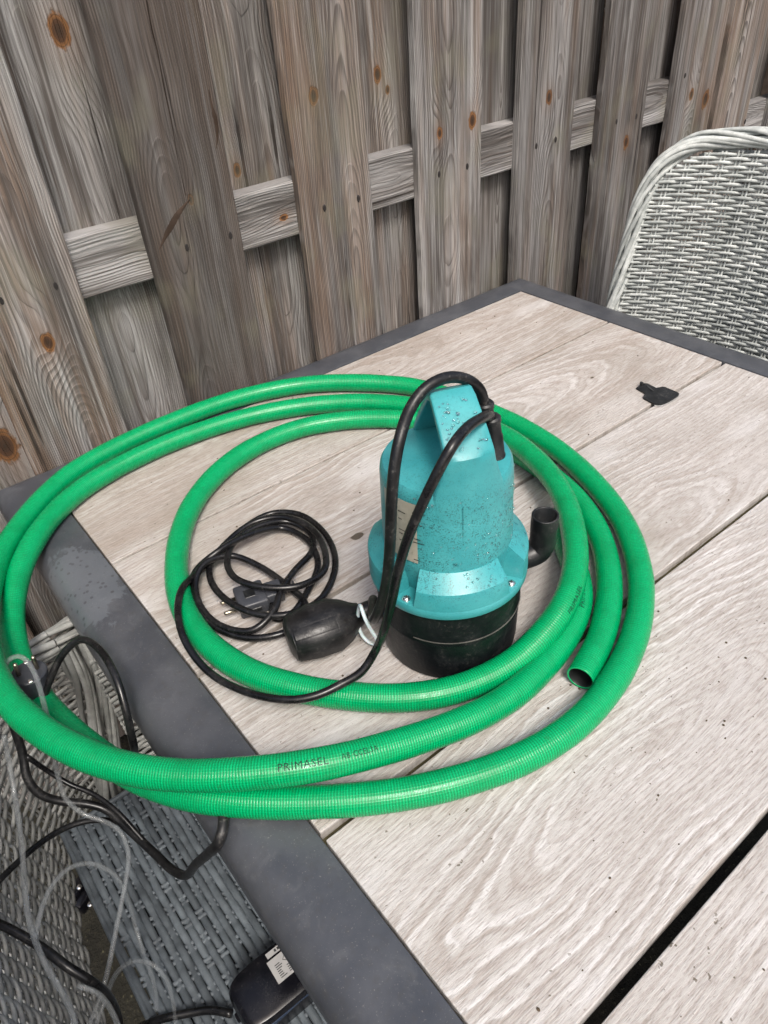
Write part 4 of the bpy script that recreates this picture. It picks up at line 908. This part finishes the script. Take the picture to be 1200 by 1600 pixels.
# ------------------------------------------------------------------ mains plug lying in the flex coil
def plug_flat(root, c, d, up):
    s = up.cross(d).normalized(); m4 = Matrix((( d.x, s.x, up.x, c.x), (d.y, s.y, up.y, c.y), (d.z, s.z, up.z, c.z), (0, 0, 0, 1)))
    bm = bmesh.new()
    bevel_box(bm, (0.036, 0.040, 0.020), m4 @ Matrix.Translation((0, 0, 0)), 0.003, 3)
    bevel_box(bm, (0.024, 0.027, 0.016), m4 @ Matrix.Translation((-0.027, 0, 0)), 0.003, 3)
    bm_obj('plug_body', bm, M_GREYP, root, True, 35)
    bm = bmesh.new(); bevel_box(bm, (0.013, 0.014, 0.0012), m4 @ Matrix.Translation((0.001, 0, 0.0102)), 0.0005, 1); bm_obj('badge', bm, M_PVC, root)
    for k in range(5):
        bm = bmesh.new(); bevel_box(bm, (0.0022, 0.015 - k * 0.0012, 0.011 - k * 0.0008), m4 @ Matrix.Translation((-0.037 - k * 0.0042, 0, 0)), 0.0008, 1); bm_obj('strain_relief_rib', bm, M_GREYP, root)
    for y in (-0.0095, 0.0095):
        pth = [m4 @ Vector((0.017, y, 0)), m4 @ Vector((0.034, y, 0)), m4 @ Vector((0.036, y, 0))]
        tube_obj('pin', pth, 0.0023, M_BRASS, root, 12, True, lambda t, s: 0.0023 if t < 0.9 else 0.0016)
    for y in (-0.0145, 0.0145):
        bm = bmesh.new(); bevel_box(bm, (0.02, 0.003, 0.006), m4 @ Matrix.Translation((0.002, y * 1.34, 0)), 0.0006, 1); bm_obj('earth_clip', bm, M_PVC, root)
pl = empty('mains_plug', at(395, 938, 0)); tag(pl, 'dark grey mains plug lying inside the tangled black flex on the table', 'plug', 'mains plugs')
dpl = (at(340, 960, .01) - at(430, 930, .01)); dpl.z = 0; dpl.normalize()
plug_flat(pl, at(393, 936, 0.0105) - pl.location, dpl, Vector((0, 0, 1)))

# ------------------------------------------------------------------ small black scraper-like part
key = [(960 + x / 8.57, 570 + y / 8.57) for x, y in [(382, 445), (392, 462), (530, 538), (598, 549), (700, 520), (855, 425), (864, 408), (850, 388), (672, 314), (640, 310), (560, 328), (440, 268), (395, 262), (380, 285), (335, 292), (288, 325), (410, 397)]]
bm = bmesh.new(); kc = at(1025, 617, 0.001); vb = [bm.verts.new(at(x, y, 0.0008) - kc) for x, y in key]; f = bm.faces.new(vb)
r = bmesh.ops.extrude_face_region(bm, geom=[f]); bmesh.ops.translate(bm, vec=(0, 0, 0.0028), verts=[v for v in r['geom'] if isinstance(v, bmesh.types.BMVert)])
ko = empty('plastic_key', kc); tag(ko, 'small flat black plastic part with a short neck lying over the far plank joint', 'plastic part')
bm_obj('plate', bm, M_PVC, ko)
we = [at(x, y, 0.0036) - kc for x, y in [key[2], key[3], key[4], key[5], key[6]]]
tube_obj('worn_edge', catmull(we, 0.002), 0.0005, simple('worn_grey_edge', (0.30, 0.30, 0.29), 0.5), ko, 6)
a = at(1002, 602, .0036) - kc; b = at(1021, 611, .0036) - kc
tube_obj('clip', [a + Vector((0, 0, 0.0)), a + Vector((0.001, 0, 0.004)), a.lerp(b, .3) + Vector((0, 0, .0045)), b], 0.0011, M_PVC, ko, 8)
bm = bmesh.new(); p = at(1002, 602, 0.0036) - kc; bevel_box(bm, (0.004, 0.006, 0.007), Matrix.Translation(p + Vector((0, 0, 0.003))), 0.001, 1); bm_obj('lug', bm, M_PVC, ko)

# ------------------------------------------------------------------ round plug over the arm of the left chair
rp_ = empty('mains_plug', at(45, 1052, -0.012)); tag(rp_, 'round black mains plug with pins pointing up between the hose loops at the left', 'plug', 'mains plugs')
ax = (Vector((0.10, 0.02, 1.0))).normalized(); q_ = Vector((0, 0, 1)).rotation_difference(ax); pc = at(44, 1050, 0.016) - rp_.location
vs, fs, n_, m_ = lathe([(0.0001, -0.036), (0.011, -0.036), (0.015, -0.031), (0.0185, -0.018), (0.0195, -0.004), (0.0193, -0.001), (0.018, 0.0), (0.0001, 0.0)], 36)
o = link('plug_body', mesh('plug_body', [pc + q_ @ Vector(v) for v in vs], fs, True), M_GREYP, rp_); o.data.set_sharp_from_angle(angle=math.radians(35))
pd = (at(64, 1033, .016) - at(33, 1046, .016)); pd.normalize()
for s in (-1, 1):
    b = pc + pd * (0.0095 * s) ; tube_obj('pin', [b, b + ax * 0.016, b + ax * 0.0185], 0.0024, M_BRASS, rp_, 14, True, lambda t, s_: 0.0024 if t < 0.95 else 0.0017)
for s in (-1, 1):
    b = pc + ax.cross(pd) * (0.0165 * s); bm = bmesh.new(); bevel_box(bm, (0.004, 0.005, 0.003), Matrix.Translation(b + ax * 0.0003), 0.0005, 1); bm_obj('earth_clip', bm, M_STEEL, rp_)
# ------------------------------------------------------------------ cables and clear tubes hanging over the left chair
def cable(pts, r, mat, name, label, cat, group=None, sides=12):
    p = smooth_path(catmull([at(*q) for q in pts], 0.004), 4); r = r * (0.86 if mat == M_CLEAR else 1.0); o = tube_obj(name, p, r, mat, None, sides); tag(o, label, cat, group); return o
GB = 'black cables hanging over the left chair'; GC = 'clear tubes lying over the left chair'
cable([(50, 1085, -.02), (55, 1120, -.045), (62, 1110, -.03), (75, 1070, .0), (98, 1022, .025), (125, 999, .04), (155, 1014, .045), (182, 1060, .04), (198, 1115, .015), (208, 1160, -.02), (225, 1200, -.15), (270, 1225, -.16)], 0.0042, M_BLACKC, 'black_cable', 'black cable arching up from the round plug beside the table edge', 'cable', GB)
cable([(20, 1130, -.05), (36, 1180, -.09), (42, 1215, -.11), (60, 1240, -.13), (95, 1252, -.15), (135, 1256, -.16), (165, 1264, -.17), (200, 1295, -.18), (240, 1332, -.18), (270, 1360, -.17), (288, 1368, -.16), (306, 1350, -.10), (328, 1331, -.035), (343, 1313, .002), (350, 1290, .008), (348, 1265, .009), (339, 1240, .008), (330, 1222, .008)], 0.0050, M_BLACK, 'black_cable', 'thick black cable bent in a V over the seat, rising to the table edge', 'cable', GB)
cable([(42, 1182, -.08), (75, 1205, -.12), (110, 1226, -.14), (145, 1240, -.15), (185, 1270, -.16), (215, 1303, -.175), (238, 1328, -.186), (252, 1343, -.19)], 0.0030, M_BLACKC, 'black_cable', 'thin black cable running beside the thick one under the hose', 'cable', GB)
cable([(190, 1285, -.20), (150, 1281, -.18), (110, 1290, -.17), (70, 1312, -.16), (30, 1345, -.15), (-10, 1385, -.14), (-40, 1420, -.14)], 0.0036, M_BLACKC, 'black_cable', 'black cable crossing the chair back from the seat to the left edge of the photo', 'cable', GB)
cable([(-30, 1432, -.12), (10, 1449, -.12), (60, 1477, -.13), (110, 1514, -.14), (145, 1535, -.16), (170, 1558, -.20), (184, 1590, -.25), (190, 1620, -.30), (210, 1610, -.33), (245, 1594, -.29), (290, 1584, -.289), (330, 1578, -.289), (362, 1584, -.288)], 0.0046, M_BLACKC, 'black_cable', 'black cable at the lower left that loops round the chair into the power adapter', 'cable', GB)
cable([(12, 1075, -.01), (4, 1050, .025), (12, 1030, .034), (30, 1024, .036), (48, 1040, .034), (62, 1075, .03), (72, 1115, .025), (80, 1145, .02), (84, 1175, -.02), (90, 1210, -.08), (104, 1250, -.12), (130, 1272, -.14), (165, 1284, -.15), (190, 1302, -.17), (201, 1335, -.18), (196, 1380, -.19), (186, 1430, -.20), (176, 1480, -.21), (164, 1535, -.22), (150, 1575, -.23), (135, 1615, -.24)], 0.0032, M_CLEAR, 'clear_tube', 'clear plastic tube draped over the round plug and down across the seat edge', 'tube', GC)
cable([(6, 1150, -.02), (14, 1190, -.06), (24, 1250, -.09), (35, 1330, -.10), (38, 1380, -.10), (44, 1430, -.105), (57, 1475, -.11), (75, 1515, -.115), (97, 1550, -.12), (115, 1590, -.12), (122, 1630, -.12)], 0.0034, M_CLEAR, 'clear_tube', 'long shiny clear tube running down the inside of the chair back', 'tube', GC)
cable([(56, 1465, -.115), (62, 1430, -.11), (80, 1385, -.11), (110, 1355, -.12), (145, 1349, -.14), (180, 1368, -.17), (200, 1405, -.22), (212, 1450, -.27), (228, 1500, -.285), (242, 1540, -.287), (245, 1580, -.287)], 0.0031, M_CLEAR, 'clear_tube', 'clear tube arching over the gap between chair back and seat', 'tube', GC)
cable([(150, 1600, -.24), (165, 1560, -.23), (182, 1520, -.24), (208, 1502, -.26), (238, 1506, -.28), (260, 1530, -.286), (272, 1575, -.286), (276, 1620, -.286)], 0.0031, M_CLEAR, 'clear_tube', 'short clear tube looped at the bottom of the photo over the seat edge', 'tube', GC)
cable([(120, 1540, -.15), (150, 1550, -.16), (175, 1580, -.19), (190, 1620, -.22)], 0.0031, M_CLEAR, 'clear_tube', 'clear tube end passing under the black cable at the bottom left', 'tube', GC)
# ------------------------------------------------------------------ power adapter on the seat
za = -0.289
ad = empty('power_adapter', at(440, 1540, za)); tag(ad, 'glossy black power adapter with a white rating label on the seat, half under the table', 'power adapter')
adir = (at(470, 1500, -.25) - at(385, 1570, -.25)); adir.z = 0; adir.normalize(); sdir = Vector((-adir.y, adir.x, 0))
cc = at(447, 1527, -.262) - ad.location
m4 = Matrix(((adir.x, sdir.x, 0, cc.x), (adir.y, sdir.y, 0, cc.y), (0, 0, 1, cc.z), (0, 0, 0, 1)))
bm = bmesh.new(); 
ring0 = []
for hz, sc_f in ((-0.026, 0.90), (-0.018, 0.985), (-0.001, 1.0), (0.012, 0.97), (0.0185, 0.90), (0.0205, 0.78)):
    rr = []
    for k in range(32):
        a = 2 * math.pi * k / 32; ca, sa = math.cos(a), math.sin(a); e = 0.42
        rr.append(bm.verts.new(m4 @ Vector((0.060 * sc_f ** .5 * abs(ca) ** e * (1 if ca > 0 else -1), 0.033 * sc_f * abs(sa) ** e * (1 if sa > 0 else -1), hz))))
    ring0.append(rr)
for r0, r1 in zip(ring0, ring0[1:]):
    for k in range(32): bm.faces.new((r0[k], r0[(k + 1) % 32], r1[(k + 1) % 32], r1[k]))
bm.faces.new(ring0[0][::-1]); bm.faces.new(ring0[-1]); bm_obj('case', bm, M_ADAPT, ad, True, 38)
bm = bmesh.new(); bevel_box(bm, (0.090, 0.0012, 0.011), m4 @ Matrix.Translation((0.002, -0.0318, 0.004)), 0.0004, 1); bm_obj('side_stripe', bm, simple('blue_black_trim', (0.02, 0.035, 0.07), 0.2), ad)
def sticker(cx_, cy_, wx, wy, name):
    bm = bmesh.new(); bevel_box(bm, (wx, wy, 0.0004), m4 @ Matrix.Translation((cx_, cy_, 0.0208)), 0, 1); return bm_obj(name, bm, M_WHITE_SHADE, ad)
s1_ = sticker(0.006, 0.004, 0.034, 0.026, 'rating_label'); s2_ = sticker(0.010, 0.0225, 0.036, 0.006, 'label_strip')
def flat_text(txt, size, x, y, parent, rot=0.0):
    cu = bpy.data.curves.new('t', 'FONT'); cu.body = txt; cu.size = size; cu.resolution_u = 1
    to = bpy.data.objects.new('t', cu); COL.objects.link(to); dg = bpy.context.evaluated_depsgraph_get(); dg.update()
    me = bpy.data.meshes.new_from_object(to.evaluated_get(dg)); bpy.data.objects.remove(to); me.transform(m4 @ Matrix.Translation((x, y, 0.0212)) @ Matrix.Rotation(rot, 4, 'Z')); me.materials.clear()
    return link('print', me, M_INKB, parent)
flat_text('CE', 0.009, 0.004, 0.006, s1_)
bm = bmesh.new()
for k in range(7):
    for j in range(2):
        x0 = -0.0055 + j * 0.011; y0 = -0.0055 + k * 0.0024 - (0 if j == 0 else 0.0)
        if j == 1 and k > 3: continue
        wv_ = random.uniform(0.004, 0.0085)
        bevel_box(bm, (wv_, 0.0009, 0.0002), m4 @ Matrix.Translation((x0 + wv_ / 2, y0, 0.02115)), 0, 1)
for k in range(7): bevel_box(bm, (0.0022, 0.0028, 0.0002), m4 @ Matrix.Translation((0.003 + k * 0.0036, 0.0225, 0.02115)), 0, 1)
bm_obj('print_lines', bm, M_INKB, s1_)
vs, fs, n_, m_ = lathe([(0.0001, 0), (0.0075, 0), (0.0065, 0.012), (0.005, 0.022), (0.0001, 0.022)], 16); aa = at(378, 1585, -.27) - ad.location; dq = Vector((0, 0, 1)).rotation_difference((aa - cc).normalized())
link('cable_boot', mesh('cable_boot', [cc + (aa - cc) * 0.72 + dq @ Vector(v) for v in vs], fs, True), M_ADAPT, ad)
# ------------------------------------------------------------------ black clamp in the gap below the seat
cb = empty('cable_clamp', at(132, 1392, -0.42)); tag(cb, 'black cable clamp with two bright screws in the gap below the seat', 'clamp')
bm = bmesh.new(); bevel_box(bm, (0.05, 0.035, 0.024), Matrix.Rotation(0.5, 4, 'Z'), 0.004, 2); bevel_box(bm, (0.052, 0.012, 0.03), Matrix.Translation((0, 0, 0.004)) @ Matrix.Rotation(0.5, 4, 'Z'), 0.003, 2); bm_obj('clamp_body', bm, M_ADAPT, cb, True, 35)
for px, py in ((124, 1386), (141, 1413)):
    bm = bmesh.new(); bmesh.ops.create_uvsphere(bm, u_segments=16, v_segments=8, radius=0.0042, matrix=Matrix.Translation(at(px, py, -0.40) - cb.location) @ Matrix.Diagonal((1, 1, 0.6, 1))); bm_obj('screw', bm, M_STEEL, cb, True)
# crumbs and grit scattered on the table planks
bm = bmesh.new()
for k in range(220):
    x = random.uniform(tx0 + 0.01, tx1 - 0.01); y = random.uniform(-0.1, ty1 - 0.01); s = random.choice([0.0005, 0.0007, 0.0009, 0.0014])
    if random.random() < 0.4: x = random.gauss(0.55, 0.14); y = random.gauss(0.20, 0.07)
    x = min(max(x, tx0 + 0.01), tx1 - 0.01)
    bmesh.ops.create_icosphere(bm, subdivisions=1, radius=s, matrix=Matrix.Translation((x, y, TT + s * 0.4)) @ Matrix.Diagonal((1, random.uniform(.5, 1.4), 0.6, 1)))
o = bm_obj('grit', bm, simple('grit_brown', (0.07, 0.05, 0.03), 0.9)); tag(o, 'specks of dirt scattered over the table planks', 'dirt', kind='stuff')
